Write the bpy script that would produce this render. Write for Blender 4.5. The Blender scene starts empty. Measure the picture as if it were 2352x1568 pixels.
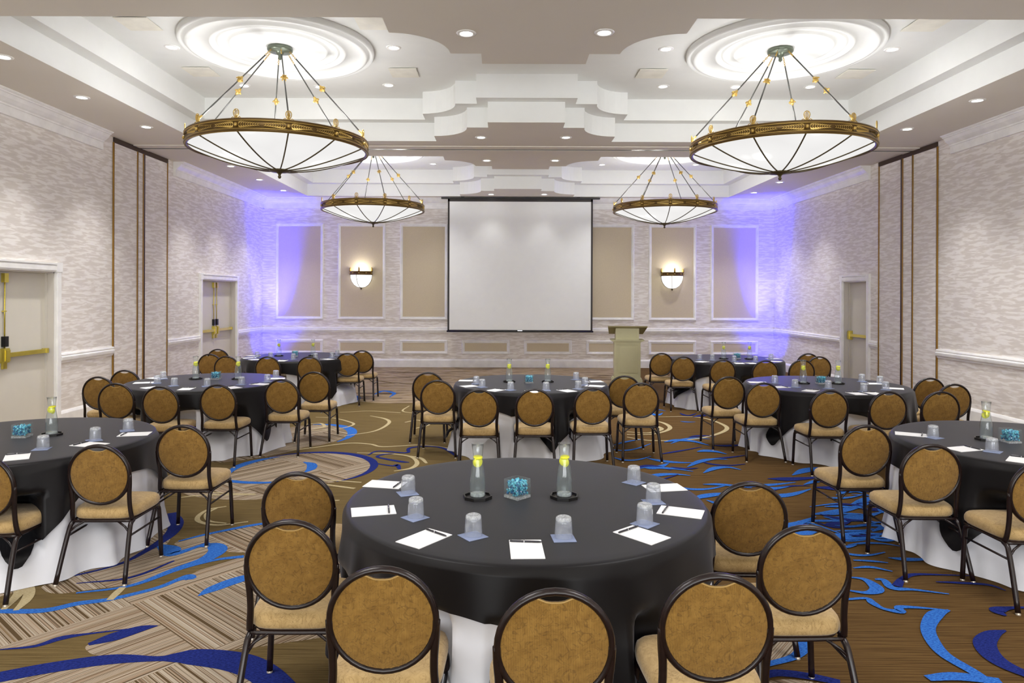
import bpy, math, random
from mathutils import Vector, Matrix
random.seed(7)
PI = math.pi
scn = bpy.context.scene
COL = scn.collection
# ------------------------------------------------------------------ camera model (pixels of a 2352 x 1568 frame)
F, X0, Y0, HC, ROLL = 1590.0, 1158.0, 678.0, 1.85, 0.0036
ZS, Z1, Z2 = 4.33, 4.626, 4.96          # soffit, ledge, upper ceiling
YW, XL, XR = 17.78, -6.20, 6.93         # walls
YB = -7.0
def at(px, py, z):
    dx, dy = px - X0, py - Y0
    c, s = math.cos(ROLL), math.sin(ROLL)
    ex, ey = dx*c + dy*s, dy*c - dx*s
    Y = F*(HC - z)/ey
    return Vector((ex*Y/F, Y, z))
# ------------------------------------------------------------------ materials
def new_mat(name):
    m = bpy.data.materials.new(name); m.use_nodes = True
    nt = m.node_tree
    for n in list(nt.nodes): nt.nodes.remove(n)
    out = nt.nodes.new('ShaderNodeOutputMaterial')
    return m, nt, out
def N(nt, t, **kw):
    n = nt.nodes.new(t)
    for k, v in kw.items():
        if k in n.inputs.keys(): n.inputs[k].default_value = v
        else: setattr(n, k, v)
    return n
def L(nt, a, b): nt.links.new(a, b)
def srgb(r, g, b):
    f = lambda c: ((c/255+0.055)/1.055)**2.4 if c/255 > 0.04045 else c/255/12.92
    return (f(r), f(g), f(b), 1)
def ramp(nt, fac, stops, interp='LINEAR'):
    r = nt.nodes.new('ShaderNodeValToRGB'); r.color_ramp.interpolation = interp
    e = r.color_ramp.elements
    while len(e) > 1: e.remove(e[0])
    e[0].position, e[0].color = stops[0]
    for p, c in stops[1:]:
        q = e.new(p); q.color = c
    L(nt, fac, r.inputs['Fac']); return r.outputs['Color']
def principled(nt, out, color=None, rough=0.5, metal=0.0, spec=0.5, **kw):
    b = N(nt, 'ShaderNodeBsdfPrincipled', Roughness=rough, Metallic=metal)
    b.inputs['Specular IOR Level'].default_value = spec
    for k, v in kw.items(): b.inputs[k.replace('_', ' ')].default_value = v
    if color is not None:
        if isinstance(color, tuple): b.inputs['Base Color'].default_value = color
        else: L(nt, color, b.inputs['Base Color'])
    L(nt, b.outputs[0], out.inputs['Surface']); return b
def pos(nt, space='pos'):
    if space == 'obj': return N(nt, 'ShaderNodeTexCoord').outputs['Object']
    return N(nt, 'ShaderNodeNewGeometry').outputs['Position']
def mapping(nt, vec, scale=(1,1,1), rot=(0,0,0), loc=(0,0,0)):
    m = N(nt, 'ShaderNodeMapping'); m.inputs['Scale'].default_value = scale
    m.inputs['Rotation'].default_value = rot; m.inputs['Location'].default_value = loc
    L(nt, vec, m.inputs['Vector']); return m.outputs[0]
def noise(nt, vec, scale=5, detail=2, rough=0.5, dist=0.0):
    n = N(nt, 'ShaderNodeTexNoise', Scale=scale, Detail=detail, Roughness=rough, Distortion=dist)
    L(nt, vec, n.inputs['Vector']); return n.outputs['Fac']
def bump(nt, h, b, strength=0.3, dist=0.002):
    n = N(nt, 'ShaderNodeBump', Strength=strength, Distance=dist)
    L(nt, h, n.inputs['Height']); L(nt, n.outputs[0], b.inputs['Normal'])
def simple(name, col, rough=0.5, metal=0.0, spec=0.5, var=0.06, scale=6.0, **kw):
    m, nt, out = new_mat(name)
    c = noise(nt, pos(nt), scale, 3)
    a = tuple(max(0, x*(1-var)) for x in col[:3])+(1,); d = tuple(min(1, x*(1+var)) for x in col[:3])+(1,)
    principled(nt, out, ramp(nt, c, [(0.3, a), (0.7, d)]), rough, metal, spec, **kw)
    return m
M = {}
M['white'] = simple('white_trim_paint', srgb(240,239,237), 0.35)
M['tray'] = simple('white_ceiling_paint', srgb(232,233,231), 0.8, var=0.01)
M['soffit'] = simple('taupe_ceiling_paint', srgb(226,220,210), 0.8, var=0.015, scale=1.0)
M['door'] = simple('door_paint', srgb(212,207,194), 0.45, var=0.01)
M['jamb'] = simple('jamb_paint', srgb(205,199,190), 0.45, var=0.01)
M['track'] = simple('dark_bronze_strip', srgb(64,44,32), 0.4, 0.4)
M['brassline'] = simple('brass_strip', srgb(170,130,60), 0.3, 0.8)
M['brass'] = simple('polished_brass', srgb(222,204,96), 0.28, 0.8)
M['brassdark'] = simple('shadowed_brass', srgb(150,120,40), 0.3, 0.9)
M['black'] = simple('black_plastic', srgb(18,16,16), 0.35)
M['screencase'] = simple('dark_screen_border', srgb(30,16,16), 0.4)
M['screen'] = simple('matte_screen_fabric', srgb(240,242,242), 0.9, var=0.01)
M['podium'] = simple('cream_lectern_paint', srgb(204,200,160), 0.5, var=0.02)
M['podium_dark'] = simple('olive_lectern_underside', srgb(150,140,90), 0.5, var=0.02)
M['paper'] = simple('white_paper', srgb(245,245,246), 0.7, var=0.01)
M['pen'] = simple('black_pen', srgb(32,30,38), 0.3)
M['chrome'] = simple('chrome_clip', srgb(200,200,205), 0.2, 0.9)
M['napkin'] = simple('blue_grey_napkin', srgb(136,148,180), 0.85, var=0.03, scale=80)
M['glide'] = simple('steel_foot_glide', srgb(190,180,165), 0.3, 0.5)
M['underbrown'] = simple('chair_plywood', srgb(60,40,30), 0.7)
M['bronze'] = simple('dark_bronze_band', srgb(104,80,40), 0.35, 0.6)
M['gold'] = simple('gold_ornament', srgb(205,172,95), 0.35, 0.6)
M['rod'] = simple('grey_steel_rod', srgb(95,95,92), 0.3, 0.6)
M['canopy'] = simple('verdigris_canopy', srgb(110,118,104), 0.35, 0.6)
M['ribbed_bronze'] = simple('bowl_rib_bronze', srgb(84,72,44), 0.4, 0.5)
M['vent'] = simple('cream_vent', srgb(234,231,220), 0.6)
M['lemon'] = simple('lemon_slice', srgb(232,228,30), 0.4, var=0.08, scale=90)
M['lemon'].node_tree.nodes['Principled BSDF'].inputs['Subsurface Weight'].default_value = 0.0
M['tabletop'] = simple('plywood_tabletop', srgb(120,90,60), 0.6)
M['switch'] = simple('exit_device_black', srgb(15,14,14), 0.3)

def chair_frame_mat():
    m, nt, out = new_mat('espresso_powder_coat')
    n = noise(nt, pos(nt, 'obj'), 40, 3)
    c = ramp(nt, n, [(0.3, srgb(18,9,10)), (0.7, srgb(32,18,17))])
    principled(nt, out, c, 0.3, 0.1, 0.5)
    return m
M['frame'] = chair_frame_mat()

def fabric(name, dark, light, line, ribs=True):
    m, nt, out = new_mat(name)
    p = pos(nt, 'obj')
    n1 = noise(nt, p, 28, 4, 0.65, 0.6)
    base = ramp(nt, n1, [(0.3, dark), (0.7, light)])
    # small swirled scroll lines
    n2 = noise(nt, p, 17, 1.5, 0.5, 2.6)
    sc = ramp(nt, n2, [(0.455, (0,0,0,1)), (0.485, (1,1,1,1)), (0.515, (0,0,0,1))])
    mx = N(nt, 'ShaderNodeMix', data_type='RGBA'); mx.blend_type = 'MIX'
    mul = N(nt, 'ShaderNodeMath', operation='MULTIPLY'); L(nt, sc, mul.inputs[0]); mul.inputs[1].default_value = 0.5
    L(nt, mul.outputs[0], mx.inputs['Factor']); L(nt, base, mx.inputs['A']); mx.inputs['B'].default_value = line
    col = mx.outputs['Result']
    b = principled(nt, out, None, 0.85, 0, 0.2, Sheen_Weight=0.25)
    if ribs:
        w = N(nt, 'ShaderNodeTexWave', Scale=55, Distortion=0.3); w.bands_direction = 'X'
        L(nt, p, w.inputs['Vector'])
        r = ramp(nt, w.outputs['Fac'], [(0.0, (0.72,0.72,0.72,1)), (0.6, (1,1,1,1))])
        m2 = N(nt, 'ShaderNodeMix', data_type='RGBA'); m2.blend_type = 'MULTIPLY'; m2.inputs['Factor'].default_value = 1
        L(nt, col, m2.inputs['A']); L(nt, r, m2.inputs['B']); col = m2.outputs['Result']
        bump(nt, w.outputs['Fac'], b, 0.25, 0.002)
    L(nt, col, b.inputs['Base Color'])
    return m
M['backfab'] = fabric('gold_ribbed_scroll_fabric', srgb(120,87,33), srgb(145,110,50), srgb(70,46,18))
M['seatfab'] = fabric('pale_gold_seat_fabric', srgb(162,134,87), srgb(183,155,107), srgb(116,89,52), ribs=False)
M['piping'] = simple('gold_piping', srgb(168,136,78), 0.6)

def cloth_mat(name, a, b_, rough, sheen):
    m, nt, out = new_mat(name)
    n = noise(nt, pos(nt, 'obj'), 3, 3)
    w = noise(nt, pos(nt, 'obj'), 700, 2)
    b = principled(nt, out, ramp(nt, n, [(0.3, a), (0.7, b_)]), rough, 0, 0.24, Sheen_Weight=sheen)
    b.inputs['Sheen Tint'].default_value = (.85,.88,1,1)
    bump(nt, w, b, 0.08, 0.001)
    return m
M['blackcloth'] = cloth_mat('black_linen', srgb(5,2,3), srgb(8,5,7), 0.46, 0.12)
M['whitecloth'] = cloth_mat('white_linen', srgb(214,215,222), srgb(224,225,231), 0.8, 0.1)

def thin_glass(name, tint, body, bodycol, ior=1.45):
    m, nt, out = new_mat(name)
    tr = N(nt, 'ShaderNodeBsdfTransparent'); tr.inputs[0].default_value = tint
    df = N(nt, 'ShaderNodeBsdfTranslucent'); df.inputs[0].default_value = bodycol
    d2 = N(nt, 'ShaderNodeBsdfDiffuse'); d2.inputs[0].default_value = bodycol
    gl = N(nt, 'ShaderNodeBsdfGlossy', Roughness=0.04)
    lw = N(nt, 'ShaderNodeLayerWeight', Blend=0.5)
    pw = N(nt, 'ShaderNodeMath', operation='POWER'); L(nt, lw.outputs['Facing'], pw.inputs[0]); pw.inputs[1].default_value = 4.0
    fr = N(nt, 'ShaderNodeMath', operation='MULTIPLY_ADD'); L(nt, pw.outputs[0], fr.inputs[0]); fr.inputs[1].default_value = 0.85; fr.inputs[2].default_value = ((ior-1)/(ior+1))**2
    ad = N(nt, 'ShaderNodeMixShader'); ad.inputs[0].default_value = 0.5
    L(nt, df.outputs[0], ad.inputs[1]); L(nt, d2.outputs[0], ad.inputs[2])
    m1 = N(nt, 'ShaderNodeMixShader'); m1.inputs[0].default_value = body
    nz = noise(nt, pos(nt, 'obj'), 60, 2, 0.6, 1.0)
    mm = N(nt, 'ShaderNodeMath', operation='MULTIPLY'); mm.inputs[1].default_value = body*2
    L(nt, nz, mm.inputs[0]); L(nt, mm.outputs[0], m1.inputs[0])
    L(nt, tr.outputs[0], m1.inputs[1]); L(nt, ad.outputs[0], m1.inputs[2])
    m2 = N(nt, 'ShaderNodeMixShader')
    L(nt, fr.outputs[0], m2.inputs[0]); L(nt, m1.outputs[0], m2.inputs[1]); L(nt, gl.outputs[0], m2.inputs[2])
    L(nt, m2.outputs[0], out.inputs['Surface'])
    return m
M['glass'] = thin_glass('clear_glass', (0.97,0.985,0.98,1), 0.03, (0.9,0.93,0.95,1))
M['tumbler'] = thin_glass('tumbler_glass', (0.95,0.96,0.98,1), 0.16, (0.9,0.93,0.97,1), 1.5)
M['tumblerbase'] = thin_glass('thick_tumbler_base', (0.9,0.92,0.94,1), 0.5, (0.9,0.92,0.93,1), 1.6)
M['water'] = thin_glass('still_water', (0.94,0.97,0.97,1), 0.06, (0.75,0.85,0.88,1), 1.25)
def gem(name, c):
    m, nt, out = new_mat(name)
    n = noise(nt, pos(nt, 'obj'), 90, 2)
    b = principled(nt, out, ramp(nt, n, [(0.35, tuple(x*0.5 for x in c[:3])+(1,)), (0.65, c)]), 0.12, 0, 0.8)
    return m
M['gem1'] = gem('turquoise_glass_gem', srgb(110,215,240)); M['gem2'] = gem('deep_blue_glass_gem', srgb(20,110,165))

def emis(name, col, strength, glow=False, light=None):
    m, nt, out = new_mat(name)
    e = N(nt, 'ShaderNodeEmission', Strength=strength); e.inputs[0].default_value = col
    if glow:   # bulbs glowing softly through frosted glass
        v = N(nt, 'ShaderNodeTexVoronoi', Scale=1.9); L(nt, pos(nt, 'obj'), v.inputs['Vector'])
        r = ramp(nt, v.outputs['Distance'], [(0.0, (1.45,1.45,1.45,1)), (0.25, (1,1,1,1)), (1.0, (0.9,0.9,0.9,1))])
        mx = N(nt, 'ShaderNodeMix', data_type='RGBA'); mx.blend_type = 'MULTIPLY'; mx.inputs['Factor'].default_value = 1
        L(nt, r, mx.inputs['A']); mx.inputs['B'].default_value = col; L(nt, mx.outputs['Result'], e.inputs[0])
    L(nt, e.outputs[0], out.inputs['Surface']); return m
M['bowl'] = emis('lit_frosted_bowl', (1.0,0.985,0.97,1), 0.285, True)
M['sconcebowl'] = emis('lit_sconce_glass', (1.0,0.97,0.93,1), 0.6)
M['lamp'] = emis('downlight_lens', (1.0,0.98,0.96,1), 7)
M['blueled'] = emis('blue_led_lens', (0.12,0.12,1.0,1), 4)

def wallpaper():
    m, nt, out = new_mat('brushed_wave_wallpaper')
    p = pos(nt)
    sx = N(nt, 'ShaderNodeSeparateXYZ'); L(nt, p, sx.inputs[0])
    s = N(nt, 'ShaderNodeMath', operation='ADD'); L(nt, sx.outputs[0], s.inputs[0]); L(nt, sx.outputs[1], s.inputs[1])
    cb = N(nt, 'ShaderNodeCombineXYZ'); L(nt, s.outputs[0], cb.inputs[0]); L(nt, sx.outputs[2], cb.inputs[1])
    v = mapping(nt, cb.outputs[0], (4.2, 25, 1))
    n1 = noise(nt, v, 1.0, 2.0, 0.5, 0.55)
    v2 = mapping(nt, cb.outputs[0], (9, 60, 1))
    n2 = noise(nt, v2, 1.0, 2)
    ad = N(nt, 'ShaderNodeMath', operation='MULTIPLY_ADD'); L(nt, n2, ad.inputs[0]); ad.inputs[1].default_value = 0.22; L(nt, n1, ad.inputs[2])
    c = ramp(nt, ad.outputs[0], [(0.48, srgb(219,212,204)), (0.59, srgb(224,217,210)), (0.66, srgb(238,233,228)), (0.74, srgb(240,236,231))])
    b = principled(nt, out, c, 0.6, 0, 0.3)
    return m
M['wallpaper'] = wallpaper()
def panel_mat():
    m, nt, out = new_mat('tan_linen_panel')
    n = noise(nt, mapping(nt, pos(nt), (140,140,140)), 1, 2)
    principled(nt, out, ramp(nt, n, [(0.3, srgb(204,190,162)), (0.7, srgb(214,201,175))]), 0.8, 0, 0.2)
    return m
M['panel'] = panel_mat()

def cg(r, g, b): return tuple(v*.68 for v in srgb(r, g, b)[:3])+(1,)
def carpet_base():
    m, nt, out = new_mat('brown_carpet')
    p = pos(nt)
    v = mapping(nt, p, (2.2, 130, 1)); n1 = noise(nt, v, 1.0, 3, 0.6)
    v2 = mapping(nt, p, (0.35, 0.35, 1)); n2 = noise(nt, v2, 1.0, 2)
    n3 = noise(nt, p, 260, 2)
    # brown turns darker and redder toward the right-hand side of the hall
    c1 = ramp(nt, n1, [(0.30, cg(92,75,46)), (0.5, cg(124,104,66)), (0.75, cg(146,126,84))])
    c2 = ramp(nt, n1, [(0.30, cg(72,51,28)), (0.5, cg(110,83,48)), (0.75, cg(132,104,62))])
    sx = N(nt, 'ShaderNodeSeparateXYZ'); L(nt, p, sx.inputs[0])
    mr = N(nt, 'ShaderNodeMapRange'); L(nt, sx.outputs[0], mr.inputs['Value'])
    mr.inputs['From Min'].default_value = -0.5; mr.inputs['From Max'].default_value = 1.5
    mx = N(nt, 'ShaderNodeMix', data_type='RGBA'); L(nt, mr.outputs[0], mx.inputs['Factor'])
    L(nt, c1, mx.inputs['A']); L(nt, c2, mx.inputs['B'])
    b = principled(nt, out, mx.outputs['Result'], 0.95, 0, 0.1)
    bump(nt, n3, b, 0.4, 0.003)
    return m
def carpet_stripe(far=False):
    m, nt, out = new_mat('streaked_carpet_weave' if far else 'striped_carpet_weave')
    p = pos(nt)
    if far:
        v = mapping(nt, p, (1.1, 7.5, 1)); f = noise(nt, v, 1.0, 3, 0.6, 0.9)
        c = ramp(nt, f, [(0.36, cg(96,78,62)), (0.43, cg(168,146,118)), (0.55, cg(196,176,150)), (0.62, cg(150,122,80)), (0.7, cg(190,170,144))])
    else:
        r = mapping(nt, p, (1,1,1), (0,0,math.radians(40)))
        sx = N(nt, 'ShaderNodeSeparateXYZ'); L(nt, r, sx.inputs[0])
        def stripe(o, k):
            cb = N(nt, 'ShaderNodeCombineXYZ')
            ml = N(nt, 'ShaderNodeMath', operation='MULTIPLY'); L(nt, sx.outputs[o], ml.inputs[0]); ml.inputs[1].default_value = k
            m3 = N(nt, 'ShaderNodeMath', operation='MULTIPLY'); L(nt, sx.outputs[1-o], m3.inputs[0]); m3.inputs[1].default_value = 0.06
            L(nt, ml.outputs[0], cb.inputs[0]); L(nt, m3.outputs[0], cb.inputs[1])
            f = noise(nt, cb.outputs[0], 1.0, 0.6, 0.5)
            return ramp(nt, f, [(0.36, cg(104,84,58)), (0.42, cg(206,190,168)), (0.50, cg(176,150,124)), (0.545, cg(98,78,56)), (0.59, cg(214,200,180)), (0.68, cg(150,126,96))])
        a, b2 = stripe(0, 48), stripe(1, 48)
        pn = N(nt, 'ShaderNodeTexChecker', Scale=1.15); L(nt, r, pn.inputs['Vector'])
        mx = N(nt, 'ShaderNodeMix', data_type='RGBA'); L(nt, pn.outputs['Fac'], mx.inputs['Factor'])
        L(nt, a, mx.inputs['A']); L(nt, b2, mx.inputs['B']); c = mx.outputs['Result']
    b = principled(nt, out, c, 0.95, 0, 0.1)
    bump(nt, noise(nt, p, 260, 2), b, 0.4, 0.003)
    return m
def carpet_line(name, lo, hi):
    m, nt, out = new_mat(name)
    p = pos(nt)
    n = noise(nt, mapping(nt, p, (60, 190, 1)), 1.0, 3, 0.7)
    b = principled(nt, out, ramp(nt, n, [(0.38, lo), (0.6, hi)]), 0.95, 0, 0.1)
    bump(nt, noise(nt, p, 260, 2), b, 0.4, 0.003)
    return m
M['carpet'] = carpet_base(); M['stripe'] = carpet_stripe(); M['farstripe'] = carpet_stripe(True)
M['blue'] = carpet_line('bright_blue_yarn', cg(36,84,185), cg(72,145,240))
M['navy'] = carpet_line('navy_yarn', cg(24,34,100), cg(44,60,150))
M['cream'] = carpet_line('cream_yarn', cg(196,176,130), cg(222,206,166))

# ------------------------------------------------------------------ mesh builder
class MB:
    def __init__(s): s.v, s.f, s.mi, s.sm = [], [], [], []
    def add(s, vs, fs, mi=0, smooth=False):
        o = len(s.v); s.v += [tuple(v) for v in vs]
        for f in fs: s.f.append(tuple(i+o for i in f)); s.mi.append(mi); s.sm.append(smooth)
        return s
    def box(s, x0, x1, y0, y1, z0, z1, mi=0):
        v = [(x,y,z) for z in (z0,z1) for y in (y0,y1) for x in (x0,x1)]
        return s.add(v, [(0,2,3,1),(4,5,7,6),(0,1,5,4),(2,6,7,3),(0,4,6,2),(1,3,7,5)], mi)
    def lathe(s, prof, n=24, c=(0,0,0), mi=0, a0=0, a1=2*PI, smooth=True):
        full = abs(a1-a0-2*PI) < 1e-6; m = n if full else n+1
        vs = []
        for r, z in prof:
            for k in range(m):
                a = a0+(a1-a0)*k/n; vs.append((c[0]+r*math.cos(a), c[1]+r*math.sin(a), c[2]+z))
        fs = []
        for i in range(len(prof)-1):
            for k in range(n):
                k2 = (k+1) % m
                fs.append((i*m+k, i*m+k2, (i+1)*m+k2, (i+1)*m+k))
        return s.add(vs, fs, mi, smooth)
    def tube(s, pts, r, n=8, closed=False, mi=0, cap=True, sx=1.0):
        pts = [Vector(p) for p in pts]; m = len(pts)
        rs = r if isinstance(r, (list, tuple)) else [r]*m
        tang = []
        for i in range(m):
            if closed: t = pts[(i+1) % m]-pts[i-1]
            else: t = pts[min(i+1, m-1)]-pts[max(i-1, 0)]
            tang.append(t.normalized())
        up = Vector((0,0,1)) if abs(tang[0].z) < 0.9 else Vector((0,1,0))
        nrm = (up - tang[0]*up.dot(tang[0])).normalized()
        vs = []
        for i in range(m):
            nrm = (nrm - tang[i]*nrm.dot(tang[i])).normalized()
            bi = tang[i].cross(nrm)
            for k in range(n):
                a = 2*PI*k/n
                vs.append(pts[i]+nrm*rs[i]*math.cos(a)+bi*rs[i]*sx*math.sin(a))
        fs = []
        for i in range(m if closed else m-1):
            j = (i+1) % m
            for k in range(n):
                k2 = (k+1) % n; fs.append((i*n+k, i*n+k2, j*n+k2, j*n+k))
        if cap and not closed:
            fs.append(tuple(range(n))[::-1]); fs.append(tuple((m-1)*n+k for k in range(n)))
        return s.add(vs, fs, mi, True)
    def prism(s, poly, z0, z1, mi=0):
        n = len(poly); v = [(p[0],p[1],z0) for p in poly]+[(p[0],p[1],z1) for p in poly]
        f = [tuple(range(n))[::-1], tuple(range(n, 2*n))]+[(i,(i+1)%n,n+(i+1)%n,n+i) for i in range(n)]
        return s.add(v, f, mi)
    def build(s, name, mats, parent=None, fix=True):
        me = bpy.data.meshes.new(name); me.from_pydata(s.v, [], s.f)
        if not isinstance(mats, (list, tuple)): mats = [mats]
        for m in mats: me.materials.append(m)
        for p, mi, sm in zip(me.polygons, s.mi, s.sm): p.material_index = mi; p.use_smooth = sm
        if fix:
            import bmesh
            b = bmesh.new(); b.from_mesh(me); bmesh.ops.recalc_face_normals(b, faces=b.faces); b.to_mesh(me); b.free()
        me.update()
        o = bpy.data.objects.new(name, me); COL.objects.link(o)
        if parent: o.parent = parent
        return o
def tag(o, label=None, cat=None, group=None, kind=None):
    if label: o['label'] = label
    if cat: o['category'] = cat
    if group: o['group'] = group
    if kind: o['kind'] = kind
    return o
def empty(name, loc=(0,0,0), rz=0):
    o = bpy.data.objects.new(name, None); COL.objects.link(o); o.location = loc; o.rotation_euler = (0,0,rz)
    o.empty_display_size = 0.1; return o
CH = {}
def copy_tree(o, parent=None):
    c = o.copy(); COL.objects.link(c); c.parent = parent
    for ch in list(o.children): copy_tree(ch, c)
    return c
def struct(o): o['kind'] = 'structure'; return o
def bez(a, b, c, n):
    return [tuple((1-t)**2*a[i]+2*t*(1-t)*b[i]+t*t*c[i] for i in range(len(a))) for t in [k/n for k in range(n+1)]]

# ------------------------------------------------------------------ floor with woven carpet pattern
fl = MB(); fl.box(XL-0.3, XR+0.3, YB, YW+0.2, -0.05, 0.0, 0)
def G(px, py): p = at(px, py, 0); return (p.x, p.y)
def smooth_closed(pts, k=6):
    out = []; n = len(pts)
    for i in range(n):
        p0, p1, p2, p3 = pts[i-1], pts[i], pts[(i+1) % n], pts[(i+2) % n]
        for j in range(k):
            t = j/k
            out.append(tuple(0.5*((2*p1[d])+(-p0[d]+p2[d])*t+(2*p0[d]-5*p1[d]+4*p2[d]-p3[d])*t*t+(-p0[d]+3*p1[d]-3*p2[d]+p3[d])*t**3) for d in range(len(p1))))
    return out
def smooth_open(pts, k=6):
    out = []; n = len(pts)
    for i in range(n-1):
        p1, p2 = pts[i], pts[i+1]
        p0 = pts[i-1] if i > 0 else tuple(2*a-b for a, b in zip(p1, p2)); p3 = pts[i+2] if i+2 < n else tuple(2*a-b for a, b in zip(p2, p1))
        for j in range(k):
            t = j/k
            out.append(tuple(0.5*((2*p1[d])+(-p0[d]+p2[d])*t+(2*p0[d]-5*p1[d]+4*p2[d]-p3[d])*t*t+(-p0[d]+3*p1[d]-3*p2[d]+p3[d])*t**3) for d in range(len(p1))))
    out.append(tuple(pts[-1])); return out
from mathutils.geometry import tessellate_polygon
ZC = [0, 0]
def patch(pts, z, mi, world=False):
    ZC[0] += 1; z = z*.2+.0003+ZC[0]*3e-5
    w = [tuple(p) if world else G(*p) for p in pts]
    w = smooth_closed(w, 5)
    tris = tessellate_polygon([[Vector((x, y, 0)) for x, y in w]])
    fl.add([(x, y, z) for x, y in w], [tuple(t) for t in tris], mi)
def stroke(pts, mi, z=0.0016, world=False):
    """pts: (px, py, width in metres)"""
    ZC[1] += 1; z = z*.2+.0016+ZC[1]*3e-5
    w = [(*(p[:2] if world else G(p[0], p[1])), p[2]) for p in pts]
    w = smooth_open(w, 7)
    vs, fs = [], []
    for i, (x, y, wd) in enumerate(w):
        a = w[max(i-1, 0)]; b = w[min(i+1, len(w)-1)]
        tx, ty = b[0]-a[0], b[1]-a[1]; l = math.hypot(tx, ty) or 1
        nx, ny = -ty/l, tx/l; h = max(wd, 0.002)/2
        vs += [(x+nx*h, y+ny*h, z), (x-nx*h, y-ny*h, z)]
    for i in range(len(w)-1): fs.append((2*i, 2*i+1, 2*i+3, 2*i+2))
    fl.add(vs, fs, mi)
def arc_stroke(cx, cy, r, a0, a1, w0, w1, mi, z=0.0016, ell=1.0):
    n = 10; pts = []
    for k in range(n+1):
        t = k/n; a = math.radians(a0+(a1-a0)*t)
        wd = w0+(w1-w0)*math.sin(PI*t)
        pts.append((cx+r*math.cos(a), cy+r*ell*math.sin(a), wd))
    stroke(pts, mi, z, True)
ZP, ZQ = 0.0006, 0.0011
# big striped field, lower left
patch([(-60,1404),(90,1405),(179,1387),(254,1376),(358,1351),(418,1330),(466,1306),(555,1279),(640,1262),(760,1260),(860,1330),(800,1440),(640,1478),(500,1496),(380,1512),(251,1515),(100,1538),(-60,1552)], ZP, 1)
patch([(95,1348),(150,1330),(260,1300),(400,1255),(470,1240),(505,1252),(500,1275),(440,1300),(330,1336),(220,1352),(130,1363)], ZP, 1)
patch([(400,1250),(484,1225),(594,1204),(700,1190),(760,1200),(740,1240),(600,1262),(540,1268)], ZP, 1)
patch([(-60,1640),(0,1560),(119,1536),(251,1520),(380,1516),(448,1510),(537,1521),(600,1545),(640,1575),(680,1700),(300,1800)], ZP, 1)
patch([(0,1490),(60,1488),(150,1464),(209,1455),(355,1438),(300,1456),(203,1480),(207,1500),(240,1513),(119,1533),(0,1556),(-60,1565),(-60,1500)], ZQ, 0)
stroke([(-60,1402,.05),(90,1403,.06),(179,1386,.06),(254,1376,.05),(358,1351,.045),(410,1331,.05),(432,1326,.1),(448,1328,.03)], 3)
stroke([(-60,1568,.10),(0,1555,.11),(119,1533,.11),(251,1515,.10),(358,1513,.05),(400,1510,.09),(448,1508,.15),(537,1519,.17),(597,1542,.16),(650,1585,.14),(720,1660,.10)], 4)
stroke([(203,1480,.03),(260,1463,.1),(320,1445,.08),(362,1437,.01)], 4)
stroke([(0,1492,.01),(80,1484,.03),(140,1466,.05),(209,1455,.02),(355,1438,.01)], 4)
stroke([(455,1369,.01),(490,1352,.09),(560,1328,.1),(640,1316,.06)], 3)
stroke([(175,1362,.02),(300,1345,.04),(400,1309,.07),(470,1285,.10),(500,1264,.13),(490,1253,.11),(460,1254,.04)], 3)
stroke([(360,1250,.02),(390,1262,.14),(400,1272,.08),(480,1246,.03)], 3)
stroke([(175,1340,.01),(300,1326,.03),(400,1288,.02)], 4)
stroke([(100,1338,.02),(260,1300,.03),(330,1268,.05),(390,1228,.09),(405,1200,.11),(395,1178,.07)], 4)
stroke([(410,1243,.02),(484,1225,.04),(594,1204,.05),(660,1200,.03)], 3)
stroke([(440,1300,.02),(500,1285,.04),(560,1278,.05)], 3)
stroke([(8,1400,.03),(30,1378,.05),(45,1358,.06),(40,1338,.05)], 5)
stroke([(36,1402,.03),(60,1378,.06),(68,1356,.06),(58,1336,.05)], 5)
stroke([(252,1378,.04),(268,1362,.05),(282,1349,.04)], 5)
stroke([(520,1163,.02),(480,1170,.03),(456,1185,.04),(458,1198,.04),(500,1206,.03),(570,1198,.02)], 5)
stroke([(500,1166,.02),(474,1180,.03),(480,1196,.03),(520,1202,.02)], 5)
stroke([(410,1143,.02),(470,1137,.04),(585,1136,.03)], 5)
stroke([(440,1126,.02),(520,1133,.03),(588,1135,.03)], 5)
# striped disc with blue rim, mid left
cx, cy = G(702, 1074)
disc = [(cx+0.72*math.cos(a), cy+0.72*math.sin(a)) for a in [2*PI*k/16 for k in range(16)]]
patch(disc, ZQ, 1, True)
patch([(480,1105),(560,1082),(600,1110),(700,1120),(650,1140),(540,1148),(420,1135),(440,1120)], ZP, 1)
arc_stroke(cx, cy, 0.72, 140, -50, 0.015, 0.10, 4)
arc_stroke(cx-0.12, cy-0.05, 0.62, 120, 200, 0.01, 0.11, 3)
arc_stroke(cx-0.3, cy+0.12, 0.72, 215, 300, 0.02, 0.08, 3)
stroke([(697,1061,.02),(715,1066,.10),(715,1076,.10),(700,1085,.02)], 3, 0.0020)
stroke([(645,1094,.02),(680,1092,.07),(705,1089,.02)], 3, 0.0020)
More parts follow.
